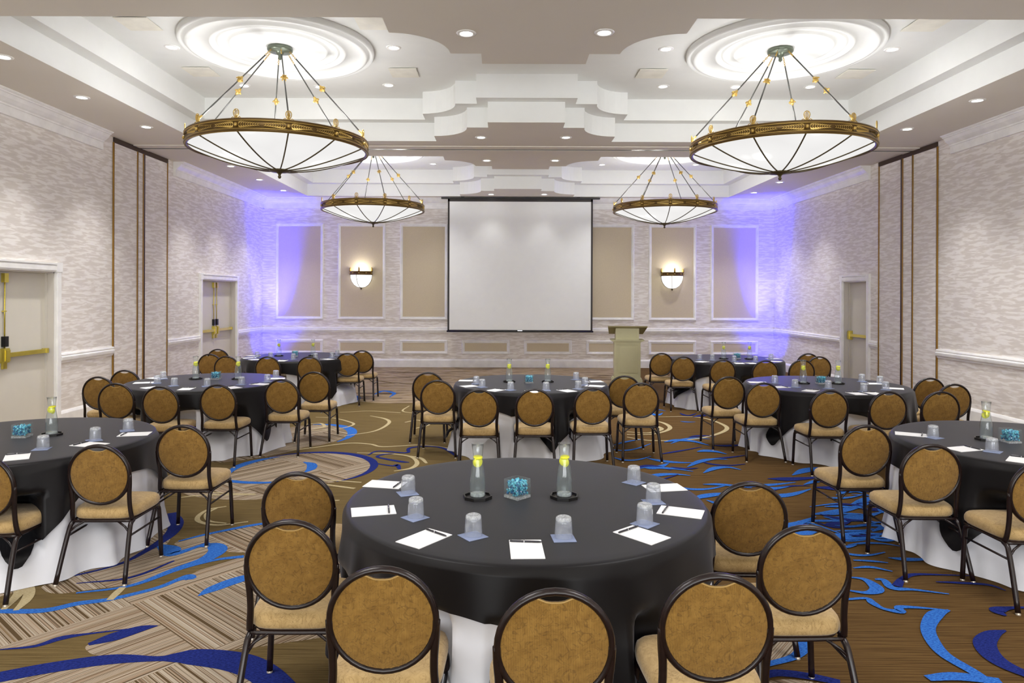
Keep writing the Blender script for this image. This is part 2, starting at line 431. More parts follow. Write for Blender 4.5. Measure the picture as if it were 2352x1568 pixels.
# striped patches under the left tables and cream swirls between
patch([(480,1050),(560,1030),(640,1016),(720,1018),(760,1000),(775,990),(750,1000),(690,1030),(600,1050),(500,1062)], ZP, 1)
cx2, cy2 = G(700, 1000)
patch([(cx2+0.55*math.cos(a), cy2+0.75*math.sin(a)) for a in [2*PI*k/14 for k in range(14)]], ZP, 1, True)
arc_stroke(cx2, cy2, 0.6, 100, -30, 0.02, 0.14, 3, ell=1.3)
patch([(200,1330),(330,1290),(390,1240),(395,1190),(350,1180),(250,1240),(150,1300),(60,1350),(0,1370),(-40,1390),(0,1330),(100,1310)], ZP, 1)
for a in [[(725,958,.02),(765,960,.03),(800,968,.04),(812,975,.04),(780,984,.03),(700,990,.02)],
          [(700,975,.02),(735,972,.04),(745,980,.05),(720,985,.03)],
          [(850,955,.02),(885,962,.05),(893,972,.05),(860,990,.04),(790,1001,.02)],
          [(660,1036,.02),(720,1028,.04),(800,1018,.04),(850,1020,.04),(880,1026,.04),(960,1022,.03),(1010,1026,.03),(1060,1036,.02)],
          [(780,947,.02),(850,944,.03),(920,948,.03)],
          [(940,932,.02),(925,944,.03),(960,950,.02)], [(930,970,.03),(960,965,.04),(985,975,.04),(950,985,.03)],
          [(715,1108,.02),(770,1116,.04),(815,1122,.04)], [(700,1104,.02),(770,1104,.03),(830,1108,.03)],
          [(905,1082,.02),(945,1075,.05),(958,1062,.05),(940,1048,.04),(890,1042,.03),(820,1040,.02)],
          [(930,1046,.03),(965,1052,.05),(980,1064,.03)], [(760,1150,.04),(780,1149,.02)]]:
    stroke(a, 5)
for a in [[(845,1045,.02),(870,1036,.04),(930,1040,.05),(940,1034,.03)], [(935,1035,.03),(945,1028,.05),(985,1025,.04),(1020,1030,.05),(1050,1048,.04)],
          [(940,1062,.02),(920,1060,.06),(868,1050,.04),(880,1044,.04),(905,1042,.02)], [(850,1062,.02),(900,1070,.04),(912,1068,.06),(918,1078,.03)]]:
    stroke(a, 4)
# far floor: streaked weave
patch([(560,850),(800,838),(1000,838),(1390,838),(1420,880),(1330,905),(1150,905),(1000,915),(940,925),(830,922),(700,900),(600,885)], ZP, 2)
patch([(-9,845),(420,838),(560,842),(560,960),(300,1000),(150,1040),(60,1010)], ZP, 2)
patch([(1480,850),(1900,850),(1960,900),(1900,940),(1600,940),(1480,900)], ZP, 0)
for a in [[(860,906,.02),(880,898,.1),(905,903,.08),(895,912,.02)], [(800,905,.02),(820,912,.12),(812,920,.1),(780,922,.02)], [(735,895,.03),(760,905,.08),(800,908,.03)]]:
    stroke(a, 3)
for k in range(16):
    x = random.uniform(830, 1400); y = random.uniform(846, 915)
    stroke([(x,y,.02),(x+random.uniform(20,50),y+random.uniform(-4,4),.07),(x+random.uniform(60,110),y+random.uniform(-4,4),.02)], 6)
# right: blue brush strokes
stroke([(1490,958,.02),(1600,958,.04),(1660,975,.06),(1664,990,.06),(1600,1008,.05),(1500,1012,.04),(1440,1004,.03)], 5)
stroke([(1480,962,.03),(1525,972,.06),(1538,985,.06),(1500,997,.04),(1440,998,.03)], 5)
stroke([(1440,975,.03),(1490,975,.05),(1520,985,.06),(1490,994,.04),(1440,992,.03)], 5)
rb = random.Random(11)
for k in range(115):
    x = rb.uniform(1400, 2060); y = rb.uniform(935, 1260)
    if y > 1120 and x < 1560: continue
    sc = (y-678)/420
    dx = rb.uniform(45, 130)*sc; a = rb.uniform(-0.22, 0.10); w = rb.uniform(.035, .13)
    c = rb.uniform(-9, 9)*sc
    stroke([(x,y,.015),(x+dx*.3,y+dx*.3*a+c,w),(x+dx*.65,y+dx*.65*a+c,w*.7),(x+dx,y+dx*a,.015)], 3 if rb.random() < .72 else 4)
for a, mi in [([(1950,1327,.02),(1985,1332,.07),(2010,1348,.13),(2012,1358,.13),(1990,1363,.07),(1950,1358,.03)], 3),
          ([(1946,1378,.04),(1990,1376,.05),(2004,1386,.08),(2030,1400,.05),(2068,1406,.09),(2066,1396,.07),(2120,1398,.04),(2178,1404,.03)], 3),
          ([(2180,1403,.03),(2150,1412,.13),(2132,1440,.12),(2140,1470,.12),(2170,1506,.11),(2240,1548,.1),(2300,1590,.08)], 3),
          ([(2310,1450,.02),(2280,1458,.12),(2262,1478,.17),(2275,1505,.17),(2310,1530,.15),(2380,1560,.1)], 4),
          ([(2370,1397,.03),(2320,1398,.06),(2290,1404,.13),(2310,1416,.03)], 4),
          ([(2010,1332,.03),(2030,1334,.07),(2050,1352,.09),(2100,1356,.05),(2180,1366,.02)], 3),
          ([(2060,1348,.1),(2072,1332,.07),(2100,1321,.06),(2170,1322,.03),(2230,1324,.02)], 4),
          ([(2150,1338,.02),(2200,1340,.05),(2270,1345,.05),(2310,1358,.02)], 4),
          ([(1960,1288,.03),(2000,1290,.05),(2040,1294,.02)], 3), ([(1960,1306,.02),(2000,1304,.06),(2050,1314,.02)], 3),
          ([(1940,1200,.08),(1930,1190,.06),(1960,1184,.05),(1990,1188,.03)], 3), ([(1860,1165,.02),(1920,1158,.05),(1970,1160,.03)], 3),
          ([(1810,1210,.03),(1850,1200,.06),(1940,1230,.02)], 3),
          ([(1750,1555,.08),(1790,1548,.1),(1860,1556,.1),(1930,1570,.08)], 4), ([(2130,1560,.08),(2200,1556,.12),(2300,1568,.1)], 3)]:
    stroke([(u, v, w*.62) for u, v, w in a], mi, 0.0020)
patch([(1700,1530),(1770,1462),(1830,1462),(1845,1490),(1820,1512),(1750,1532)], ZP, 1)
stroke([(1700,1488,.06),(1770,1466,.09),(1820,1460,.09),(1843,1484,.08),(1825,1510,.05),(1755,1530,.04)], 3)
patch([(1740,1575),(1800,1560),(1880,1568),(1950,1590),(1800,1620)], ZP, 1)
for k in range(26):
    x = rb.uniform(1880, 2060); y = rb.uniform(1110, 1290); dx = rb.uniform(60, 150); a = rb.uniform(-.12, .12); c = rb.uniform(-8, 8); w = rb.uniform(.03, .07)
    stroke([(x,y,.012),(x+dx*.3,y+dx*.3*a+c,w),(x+dx*.65,y+dx*.65*a+c,w*.7),(x+dx,y+dx*a,.012)], 3 if rb.random() < .6 else 4)
floor = struct(fl.build('floor', [M['carpet'], M['stripe'], M['farstripe'], M['blue'], M['navy'], M['cream'], M['carpet']], fix=False))
floor.data.polygons[0].use_smooth = False

# ------------------------------------------------------------------ walls
def wall_with_openings(name, x0, x1, axis, span, openings, z1):
    """box wall between x0..x1 (thickness) running along Y over span, with door openings (y0, y1, h)"""
    mb = MB(); y = span[0]
    for (a, b, h) in sorted(openings):
        mb.box(x0, x1, y, a, 0, z1); mb.box(x0, x1, a, b, h, z1); y = b
    mb.box(x0, x1, y, span[1], 0, z1)
    return struct(mb.build(name, M['wallpaper']))
DH = 2.15
near_door, far_door, right_door = (7.74, 9.54), (14.17, 15.97), (13.2, 14.12)
wall_with_openings('wall_left', XL-0.2, XL, 'x', (YB, YW+0.2), [(*near_door, DH), (*far_door, DH)], 5.1)
wall_with_openings('wall_right', XR, XR+0.2, 'x', (YB, YW+0.2), [(*right_door, DH)], 5.1)
struct(MB().box(XL, XR, YW, YW+0.2, 0, 5.1).build('wall_back', M['wallpaper']))
struct(MB().box(XL, XR, YB-0.2, YB, 0, 5.1).build('wall_rear', M['wallpaper']))

# mouldings swept along a wall: profile = list of (out, z)
def moulding(name, prof, a, b, nrm, mat=None, closed=True):
    """extrude profile from a to b (2D points), nrm = inward wall normal"""
    mb = MB(); n = len(prof); vs = []
    for p in (a, b):
        for o, z in prof: vs.append((p[0]+nrm[0]*o, p[1]+nrm[1]*o, z))
    fs = [(i, (i+1) % n, n+(i+1) % n, n+i) for i in range(n)]+[tuple(range(n))[::-1], tuple(range(n, 2*n))]
    mb.add(vs, fs)
    return struct(mb.build(name, mat or M['white']))
base_p = [(0,0),(0.03,0),(0.03,0.17),(0.022,0.19),(0.012,0.21),(0,0.21)]
rail_p = [(0,0.88),(0.018,0.88),(0.022,0.90),(0.04,0.92),(0.045,0.95),(0.045,0.965),(0.03,0.975),(0.035,0.995),(0.025,1.02),(0,1.02)]
zc = 4.06
crown_p = [(0,zc),(0.045,zc),(0.045,zc+0.11),(0.06,zc+0.115),(0.06,zc+0.135),(0.085,zc+0.15),(0.125,zc+0.185),(0.15,zc+0.225),(0.17,zc+0.23),(0.17,zc+0.245),(0.19,zc+0.25),(0.205,zc+0.262),(0.205,ZS),(0,ZS)]
cs = 0.11  # casing width
def run(kind, prof, segs, side):
    for a, b in segs:
        if side == 'left': moulding(kind, prof, (XL,a), (XL,b), (1,0))
        elif side == 'right': moulding(kind, prof, (XR,a), (XR,b), (-1,0))
        else: moulding(kind, prof, (a,YW), (b,YW), (0,-1))
PL, PR = (10.95, 12.72), (11.06, 12.80)   # pocket panels
lseg = [(YB, near_door[0]-cs), (near_door[1]+cs, PL[0]), (PL[1], far_door[0]-cs), (far_door[1]+cs, YW)]
rseg = [(YB, PR[0]), (PR[1], right_door[0]-cs), (right_door[1]+cs, YW)]
run('baseboard_left', base_p, lseg, 'left'); run('baseboard_right', base_p, rseg, 'right'); run('baseboard_back', base_p, [(XL,XR)], 'back')
run('trim_1', rail_p, lseg, 'left'); run('trim_2', rail_p, rseg, 'right'); run('trim_3', rail_p, [(XL,XR)], 'back')
run('trim_4', crown_p, [(YB,10.62),(12.95,YW)], 'left'); run('trim_5', crown_p, [(YB,10.70),(13.1,YW)], 'right'); run('trim_6', crown_p, [(XL,XR)], 'back')

# back wall picture-frame panels
tn = 7
def frame_panel(xa, xb, za, zb):
    global tn
    w = 0.085; mb = MB()
    prof = [(0,0),(0.022,0.006),(0.03,0.02),(0.026,0.05),(0.016,0.06),(0.02,0.072),(0.0,w)]  # (out, inset)
    rings = []
    for o, i in prof:
        rings.append([(xa+i,YW-o,za+i),(xb-i,YW-o,za+i),(xb-i,YW-o,zb-i),(xa+i,YW-o,zb-i)])
    vs = [p for r in rings for p in r]; fs = []
    for r in range(len(rings)-1):
        for k in range(4): fs.append((r*4+k, r*4+(k+1) % 4, (r+1)*4+(k+1) % 4, (r+1)*4+k))
    mb.add(vs, fs)
    o = struct(mb.build('trim_%d' % tn, M['white'])); tn += 1
    MB().box(xa+w*0.9, xb-w*0.9, YW-0.012, YW-0.002, za+w*0.9, zb-w*0.9).build('fabric_panel', M['panel'], o)
k = YW/F
for i in range(8):
    xa = (633+142.7*i-X0)*k; xb = xa+110*k
    frame_panel(xa, xb, 0.335, 0.70)
    if i not in (3, 4): frame_panel(xa, xb, 1.215, 3.68)
frame_panel((633+142.7*3-X0)*k, (633+142.7*3+110-X0)*k, 1.215, 3.68); frame_panel((633+142.7*4-X0)*k, (633+142.7*4+110-X0)*k, 1.215, 3.68)

# operable-wall pocket panels
def pocket(name, X, s, ys):
    y0, ya, yb, y1 = ys
    mb = MB()
    mb.box(min(X, X+s*0.012), max(X, X+s*0.012), y0, y1, 0, ZS-0.002)
    o = struct(mb.build(name, M['wallpaper']))
    t = MB(); d = 0.02
    def strip(a, b, z0, z1, mi=0): t.box(min(X+s*.004, X+s*d), max(X+s*.004, X+s*d), a, b, z0, z1, mi)
    for y, w in ((y0,.022),(ya,.03),(yb,.06),(y1-.022,.022)):
        strip(y, y+w, 0, ZS-.08)
        t.box(min(X+s*.004, X+s*(d+.006)), max(X+s*.004, X+s*(d+.006)), y-.008, y+.002, 0, ZS-.08, 1)
    strip(y0, y1, ZS-.085, ZS-.004)
    t.build('edge_strip', [M['track'], M['brassline']], o)
pocket('trim_40', XL, 1, (PL[0], 11.66, 11.85, PL[1])); pocket('trim_41', XR, -1, (PR[0], 11.72, 12.02, PR[1]))

# doors
def door(name, X, s, y0, y1, double):
    """s = +1 when the room lies toward +x"""
    rec = 0.11
    o = empty(name, (X, (y0+y1)/2, 0)); o['kind'] = 'structure'
    def bx(mb, a0, a1, b0, b1, c0, c1, mi=0):
        xa, xb = s*a0, s*a1; mb.box(min(xa,xb), max(xa,xb), b0-(y0+y1)/2, b1-(y0+y1)/2, c0, c1, mi)
    m = MB()
    for a, b in ((y0-cs, y0), (y1, y1+cs)):
        bx(m, 0, .03, a, b, 0, DH+.0); bx(m, .03, .04, a+.02, b-.02, .0, DH)
        bx(m, 0, .045, a-.008, b+.008, DH, DH+cs+.02)
    bx(m, 0, .03, y0, y1, DH, DH+cs); bx(m, .03, .042, y0, y1, DH+.02, DH+cs-.025)
    bx(m, 0, .05, y0, y1, DH+cs-.01, DH+cs+.012)
    m.build('casing', M['white'], o)
    m = MB()
    bx(m, -.2, -.0, y0, y0+.02, 0, DH); bx(m, -.2, 0, y1-.02, y1, 0, DH); bx(m, -.2, 0, y0, y1, DH-.02, DH)
    bx(m, -rec+.0, -rec+.03, y0+.02, y0+.035, 0, DH-.02); bx(m, -rec, -rec+.03, y1-.035, y1-.02, 0, DH-.02)
    m.build('jamb', M['jamb'], o)
    ym = (y0+y1)/2
    leaves = [(y0+.022, ym-.003, 1), (ym+.003, y1-.022, -1)] if double else [(y0+.022, y1-.022, -1 if s > 0 else -1)]
    for (a, b, hs) in leaves:
        lm = MB(); bx(lm, -rec-.045, -rec, a, b, .01, DH-.022); leaf = lm.build('leaf', M['door'], o)
        br = MB()
        lock = b if hs > 0 else a          # lock edge
        if not double: lock = b
        d = -1 if lock == b else 1
        l0, l1 = lock+d*.03, lock+d*.12
        lo, hi = min(l0, l1), max(l0, l1)
        bx(br, -rec, -rec+.055, lo, hi, .98, 1.16)                                   # lock case
        bx(br, -rec+.055, -rec+.072, lo+.01, hi-.01, 1.0, 1.14)
        f0, f1 = sorted((lock+d*.10, (a if lock == b else b)-d*.02))
        bx(br, -rec+.025, -rec+.062, f0, f1, 1.045, 1.10)                            # push bar
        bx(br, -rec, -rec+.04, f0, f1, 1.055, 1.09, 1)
        e = (a if lock == b else b); e0, e1 = sorted((e-d*.02, e-d*.07)); bx(br, -rec, -rec+.066, e0, e1, 1.04, 1.105)
        br.build('push_bar', [M['brass'], M['brassdark']], leaf)
        if double:
            rm = MB(); yc = (lo+hi)/2; xr = s*(-rec+.02)
            rm.tube([(xr, yc-ym, 1.16), (xr, yc-ym, DH-.05)], .009, 8)
            bx(rm, -rec, -rec+.045, lo+.01, hi-.01, DH-.16, DH-.045)
            bx(rm, -rec, -rec+.03, yc-.025, yc+.025, 1.62, 1.635)
            bx(rm, -rec, -rec+.05, lo+.012, hi-.012, 1.18, 1.31, 1)
            bx(rm, -rec, -rec+.03, lo+.012, hi-.012, .90, .98, 0)
            rm.build('vertical_rod', [M['brass'], M['switch']], leaf)
    bm = MB(); bx(bm, -.26, -.16, y0-.1, y1+.1, 0, DH+.1); bm.build('door_backing', M['jamb'], o)
door('door_1', XL, 1, *near_door, True); door('door_2', XL, 1, *far_door, True); door('door_3', XR, -1, *right_door, False)

# ------------------------------------------------------------------ ceiling with stepped trays
TX0, TX1 = -4.95, 5.63; TC = 0.34
def tray_outline(y0, y1, inset=0.0, lobes=True):
    xa, xb = TX0+inset, TX1-inset; ya, yb = y0+inset, y1-inset
    i = inset*0.8
    def lobe(yb0, sgn):      # list from left to right along the front edge (sgn=+1) , relative to unset edge
        c = TC-0.03; r = 0.55
        L1, L2, L3 = 1.41+i, 0.87+i, 0.555+i
        P = [(c-L1, yb0), (c-L1, yb0+sgn*.36)]
        for q in range(1, 9):
            a = PI/2*q/8; P.append((c-L1+(L1-L2)*math.sin(a), yb0+sgn*(.36+(.56)*(1-math.cos(a)))))
        P += [(c-L3, yb0+sgn*.92), (c-L3, yb0+sgn*1.23)]
        return P+[(2*c-x, y) for x, y in P[::-1]]
    P = [(xa, ya)]
    if lobes: P += lobe(ya, 1)
    P += [(xb, ya), (xb, yb)]
    if lobes: P += lobe(yb, -1)[::-1]
    P += [(xa, yb)]
    return P
trays = [(0.0, 4.97), (6.19, 11.16), (12.38, 17.37)]
cm = MB()
outer = [(XL,YB),(XR,YB),(XR,YW),(XL,YW)]
holes = [tray_outline(a, b) for a, b in trays]
def poly_with_holes(mb, outer, holes, z, mi):
    lists = [[Vector((x,y,0)) for x,y in outer]]+[[Vector((x,y,0)) for x,y in h] for h in holes]
    tris = tessellate_polygon(lists); pts = [p for l in lists for p in l]
    mb.add([(p.x,p.y,z) for p in pts], [tuple(t) for t in tris], mi)
poly_with_holes(cm, outer, holes, ZS, 0)
for a, b in trays:
    lo = tray_outline(a, b); up = tray_outline(a, b, 0.2)
    n = len(lo)
    cm.add([(x,y,ZS) for x,y in lo]+[(x,y,Z1) for x,y in lo], [(i,(i+1)%n,n+(i+1)%n,n+i) for i in range(n)], 1)
    cm.add([(x,y,Z1) for x,y in lo]+[(x,y,Z1) for x,y in up], [(i,(i+1)%n,n+(i+1)%n,n+i) for i in range(n)], 1)
    cm.add([(x,y,Z1) for x,y in up]+[(x,y,Z2) for x,y in up], [(i,(i+1)%n,n+(i+1)%n,n+i) for i in range(n)], 1)
cm.box(XL-.2, XR+.2, YB-.2, YW+.2, Z2, Z2+.1, 1)
ceiling = struct(cm.build('ceiling', [M['soffit'], M['tray']], fix=False))
# ceiling medallions (plaster rings)
MED = [(-2.83, 8.675), (3.48, 8.675), (-2.83, 14.875), (3.48, 14.875)]
med_names = ['near left', 'near right', 'far left', 'far right']
for (x, y), nm in zip(MED, med_names):
    pr = []
    for r, z in [(1.17,0),(1.17,-.03),(1.155,-.045),(1.13,-.03),(1.10,-.028),(1.085,-.05),(1.05,-.052),(1.02,-.02),(0.98,-.012),(0.83,-.012),(0.82,-.028),(0.795,-.034),(0.77,-.028),(0.765,-.012),(0.735,-.012),(0.725,-.022),(0.70,-.022),(0.69,-.01),(0.60,-.01),(0.59,-.022),(0.565,-.026),(0.545,-.012),(0.30,-.01),(0.0,-.01)]: pr.append((r, z))
    o = MB().lathe([(r, z*1.7) for r, z in pr], 72).build('ceiling_medallion', M['tray']); o.location = (x, y, Z2)
    tag(o, 'white plaster ring medallion on the tray ceiling above the %s chandelier' % nm, 'ceiling medallion', 'ceiling medallions')
# folding-wall track
tk = MB().box(XL+.03, XR-.03, 11.70, 11.735, ZS-.012, ZS-.001, 0).box(XL+.03, XR-.03, 11.755, 11.79, ZS-.012, ZS-.001, 0).box(XL+.03, XR-.03, 11.735, 11.755, ZS-.004, ZS-.0005, 1)
tk.box(XL+.03, XR-.03, 11.50, 11.70, ZS-.016, ZS-.001, 2).box(XL+.03, XR-.03, 11.79, 11.99, ZS-.016, ZS-.001, 2)
struct(tk.build('trim_50', [M['rod'], M['track'], M['soffit']]))

# ------------------------------------------------------------------ lights in the ceiling
def spot(name, loc, energy, angle=85, blend=1.0, color=(1,0.985,0.975), radius=0.06, parent=None, rot=(0,0,0)):
    l = bpy.data.lights.new(name, 'SPOT'); l.energy = energy; l.spot_size = math.radians(angle); l.spot_blend = blend
    l.color = color; l.shadow_soft_size = radius
    o = bpy.data.objects.new(name, l); COL.objects.link(o); o.location = loc; o.rotation_euler = rot
    if parent: o.parent = parent
    return o
proto_dl = None
DL_E = 60
def downlight(x, y, z, label, group, e=DL_E):
    global proto_dl
    if proto_dl is None:
        proto_dl = empty('recessed_downlight')
        MB().lathe([(0.058,-.001),(0.062,-.010),(0.088,-.010),(0.095,-.001)], 28).build('trim_ring', M['white'], proto_dl)
        MB().lathe([(0.0,-.0045),(0.058,-.0045)], 24).build('lens', M['lamp'], proto_dl)
        spot('lamp_beam', (0,0,-.03), e, parent=proto_dl)
        o = proto_dl
    else: o = copy_tree(proto_dl)
    o.location = (x, y, z); tag(o, label, 'ceiling light', group); return o
ordn = ['first', 'second', 'third', 'fourth', 'fifth', 'sixth', 'seventh', 'eighth']
def dl_px(px, py, z):
    # ceiling point above the camera
    return at(px, py, z)
lr = [(8,130),(188,223),(336,291)]
for i, (a, b) in enumerate(lr):
    p = dl_px(a, b, ZS); downlight(p.x, p.y, ZS, 'small round recessed downlight in taupe ceiling by the left wall, %s from the camera' % ordn[i], 'soffit downlights along the left wall')
for i, (a, b) in enumerate([(530,381),(596,412),(651,437)]):
    p = dl_px(a, b, ZS); downlight(p.x, p.y, ZS, 'small round downlight near the left blue-lit corner, %s of three from the camera' % ordn[i], 'soffit downlights along the left wall')
for i, (a, b) in enumerate([(2245,230),(2084,296)]):
    p = dl_px(a, b, ZS); downlight(p.x, p.y, ZS, 'small round recessed downlight in taupe ceiling by the right wall, %s from the camera' % ordn[i], 'soffit downlights along the right wall')
for i, (a, b) in enumerate([(1791,418),(1732,442)]):
    p = dl_px(a, b, ZS); downlight(p.x, p.y, ZS, 'small round downlight in taupe ceiling near the right blue-lit corner, %s from the camera' % ordn[i], 'soffit downlights along the right wall')
for nm, row in (('nearest, on the big lobed soffit', [(1071,76),(1388,74)]), ('before the ceiling track', [(1105,315),(1300,315)]), ('just behind the ceiling track', [(1118,368),(1275,368)]), ('right above the projection screen', [(1128,446),(1250,446)])):
    for sd, (a, b) in zip(('left', 'right'), row):
        p = dl_px(a, b, ZS); o = downlight(p.x, p.y, ZS, '%s round downlight of the centre pair %s' % (sd, nm), 'centre soffit downlights')
        if 'screen' in nm:
            for c in o.children:
                if c.type == 'LIGHT': c.data = c.data.copy(); c.data.energy = 9
for nm, pts in (('left near tray ceiling', [(395,108),(904,109),(561,196),(893,195),(735,199)]), ('right near tray ceiling', [(1530,112),(2049,113),(1523,198),(1690,199),(1861,199)]), ('left far tray ceiling', [(995,376)]), ('right far tray ceiling', [(1383,378),(1598,378)])):
    pts = sorted(pts)
    for i, (a, b) in enumerate(pts):
        p = dl_px(a, b, Z2); downlight(p.x, p.y, Z2, 'round downlight set in the white %s%s' % (nm, ', %s from the left' % ordn[i] if len(pts) > 1 else ''), 'downlights in the white trays')
# ceiling vents
for (a, b, nm) in [(462,163,'left of the near left chandelier'),(928,165,'right of the near left chandelier'),(1496,167,'left of the near right chandelier'),(1964,168,'right of the near right chandelier'),
                   (318,52,'at top left edge of the tray'),(858,50,'beside the front soffit, left side'),(2128,54,'at top right edge of the tray')]:
    p = at(a, b, Z2); m = MB(); m.box(-.19,.19,-.19,.19,-.02,-.012); m.box(-.13,.13,-.13,.13,-.012,-.001)
    for q in range(0):
        h = .17-q*.05; m.box(-h,h,-h,-h+.012,-.016,-.008); m.box(-h,h,h-.012,h,-.016,-.008); m.box(-h,-h+.012,-h,h,-.016,-.008); m.box(h-.012,h,-h,h,-.016,-.008)
    o = m.build('ceiling_vent', M['vent']); o.location = (p.x, p.y, Z2)
    tag(o, 'square cream air vent in the white tray ceiling %s' % nm, 'vent', 'ceiling vents')

# ------------------------------------------------------------------ chandeliers
def make_chandelier():
    root = empty('bowl_chandelier')
    R = 1.085; PH = 23
    d = lambda deg, r: (r*math.sin(math.radians(deg)), -r*math.cos(math.radians(deg)))
    ZR0, ZR1 = 3.655, 3.775        # rim band
    zo = 3.65
    c = MB().lathe([(0.0,4.945),(0.15,4.945),(0.155,4.93),(0.155,4.905),(0.14,4.89),(0.05,4.885),(0.045,4.86),(0.02,4.84),(0.022,4.80),(0.0,4.78)], 32)
    c.build('canopy', M['canopy'], root)
    rim = MB().lathe([(R-.035,ZR0+.005),(R-.03,ZR0-.012),(R+.006,ZR0-.014),(R+.014,ZR0),(R+.006,ZR0+.014),(R-.004,ZR0+.02),(R-.004,ZR1-.02),(R+.008,ZR1-.012),(R+.012,ZR1),(R+.004,ZR1+.012),(R-.03,ZR1+.01),(R-.035,ZR0+.005)], 96).build('rim', M['bronze'], root)
    for zz, rr_ in ((ZR0+.016, R+.001), (ZR1-.014, R+.004), (ZR0-.012, R-.004)):
        MB().lathe([(rr_, zz-.005), (rr_+.007, zz), (rr_, zz+.005)], 96).build('gold_bead', M['gold'], rim)
    for k in range(12):
        a0 = PH+30*k; om = MB()
        for s in (-1, 1):
            for j in range(9):                      # wheat-leaf sprays
                a = a0+s*(1.6+j*1.35); ln = .034*(1-j/13)
                x, y = d(a, R+.004); zc_ = (ZR0+ZR1)/2
                tx, ty = d(a+90*s, 1.0)
                for t in (-1, 1):
                    x2, y2 = d(a+s*0.9, R+.008)
                    om.add([(x,y,zc_),(x2,y2,zc_+t*ln*.5),(x2+tx*ln*.9,y2+ty*ln*.9,zc_+t*ln*1.15),(x+tx*.004,y+ty*.004,zc_+t*ln*.9)], [(0,1,2,3)], 0)
        x, y = d(a0, R+.006)
        om.lathe([(0,.022),(.014,.018),(.022,.0),(.014,-.018),(0,-.022)], 8, (x,y,(ZR0+ZR1)/2))
        om.build('leaf_ornament', M['gold'], rim)
    for k in range(12):                              # palmette finials
        a0 = PH+30*k; x, y = d(a0, R-.005); tx, ty = d(a0+90, 1)
        f = MB()
        zb = ZR1+.008
        P = lambda u, w: (x+tx*u, y+ty*u, zb+w)
        loop = [P(.030*math.sin(t)*(1-.25*math.cos(t)), .055-.048*math.cos(t)) for t in [2*PI*q/14 for q in range(14)]]
        f.tube(loop, .006, 5, closed=True)
        for t in (-.5, 0, .5): f.tube([P(0,.008), P(.028*t, .05), P(.022*t, .092)], .004, 4)
        f.tube([P(-.055,.004), P(-.04,.018), P(-.02,.006), P(.02,.006), P(.04,.018), P(.055,.004)], .005, 5)
        f.build('finial', M['gold'], rim)
    # bowl
    prof = [(R-.03, ZR0-.0)]
    for q in range(1, 13):
        t = q/12; r = (R-.03)*(1-t); z = 3.405+(ZR0-3.405)*((r/(R-.03))**1.75)
        prof.append((max(r, .001), z))
    MB().lathe(prof, 96).build('glass_bowl', M['bowl'], root)
    for k in range(12):
        a0 = PH+15+30*k-15
        pts = []
        for r, z in prof[:-1]: x, y = d(a0, r); pts.append((x, y, z-.006))
        MB().tube(pts, .009, 5).build('rib', M['ribbed_bronze'], root)
    MB().lathe([(0.0,3.405),(.125,3.408),(.13,3.395),(.11,3.385),(.04,3.375),(.02,3.36),(.014,3.34),(.022,3.325),(.014,3.305),(0,3.30)], 24).build('bottom_finial', M['ribbed_bronze'], root)
    for k in range(6):
        a0 = PH+60*k
        A = Vector((*d(a0, .13), 4.88)); B = Vector((*d(a0, R-.02), ZR1+.06))
        dirv = (B-A).normalized()
        r = MB().tube([A+dirv*.12, B], .0085, 6)
        rod = r.build('hanging_rod', M['rod'], root)
        g = MB()
        for q in range(5):                           # links at the canopy
            c0 = A+dirv*(.025*q+.01); side = dirv.cross(Vector((0,0,1))).normalized() if q % 2 else dirv.cross(dirv.cross(Vector((0,0,1)))).normalized()
            g.tube([c0+dirv*.016*math.cos(t)+side*.008*math.sin(t) for t in [2*PI*w/8 for w in range(8)]], .0035, 4, closed=True)
        g.build('link_chain', M['gold'], rod); g = MB()
        m_ = A.lerp(B, .45)
        rot = dirv.to_track_quat('Z', 'Y').to_matrix()
        for w in range(6):
            v = rot @ Vector((math.cos(w*PI/3), math.sin(w*PI/3), 0))
            g.tube([m_-dirv*.012, m_+v*.03, m_+v*.042+dirv*.014], [.012,.012,.006], 5)
        g.tube([m_-dirv*.05, m_-dirv*.03, m_, m_+dirv*.03, m_+dirv*.05], [.010,.02,.026,.02,.010], 8)
        g.build('rosette', M['gold'], rod); g = MB()
        g.tube([B-dirv*.06, B-dirv*.03, B, B+Vector((0,0,-.05))], [.009,.016,.018,.01], 6)
        g.build('end_knob', M['gold'], rod)
    l = bpy.data.lights.new('chandelier_bulb', 'POINT'); l.energy = 9.5; l.color = (1,0.985,0.97); l.shadow_soft_size = .09
    for k in range(3):
        x, y = d(60+120*k, .72)
        lo = bpy.data.objects.new('chandelier_bulb', l); COL.objects.link(lo); lo.location = (x, y, 3.72); lo.parent = root
    return root
ch = make_chandelier()
CHX = [(-2.82, 8.675), (3.45, 8.675), (-2.82, 14.875), (3.44, 14.875)]
for i, ((x, y), nm) in enumerate(zip(CHX, med_names)):
    o = ch if i == 0 else copy_tree(ch)
    o.location = (x, y, 0)
    tag(o, ['large bronze-rimmed frosted bowl chandelier hanging near the camera on the left', 'large bronze-rimmed frosted bowl chandelier hanging near the camera on the right',
            'bronze-rimmed bowl chandelier hanging left of the projection screen', 'bronze-rimmed bowl chandelier hanging right of the projection screen'][i], 'chandelier', 'bowl chandeliers')

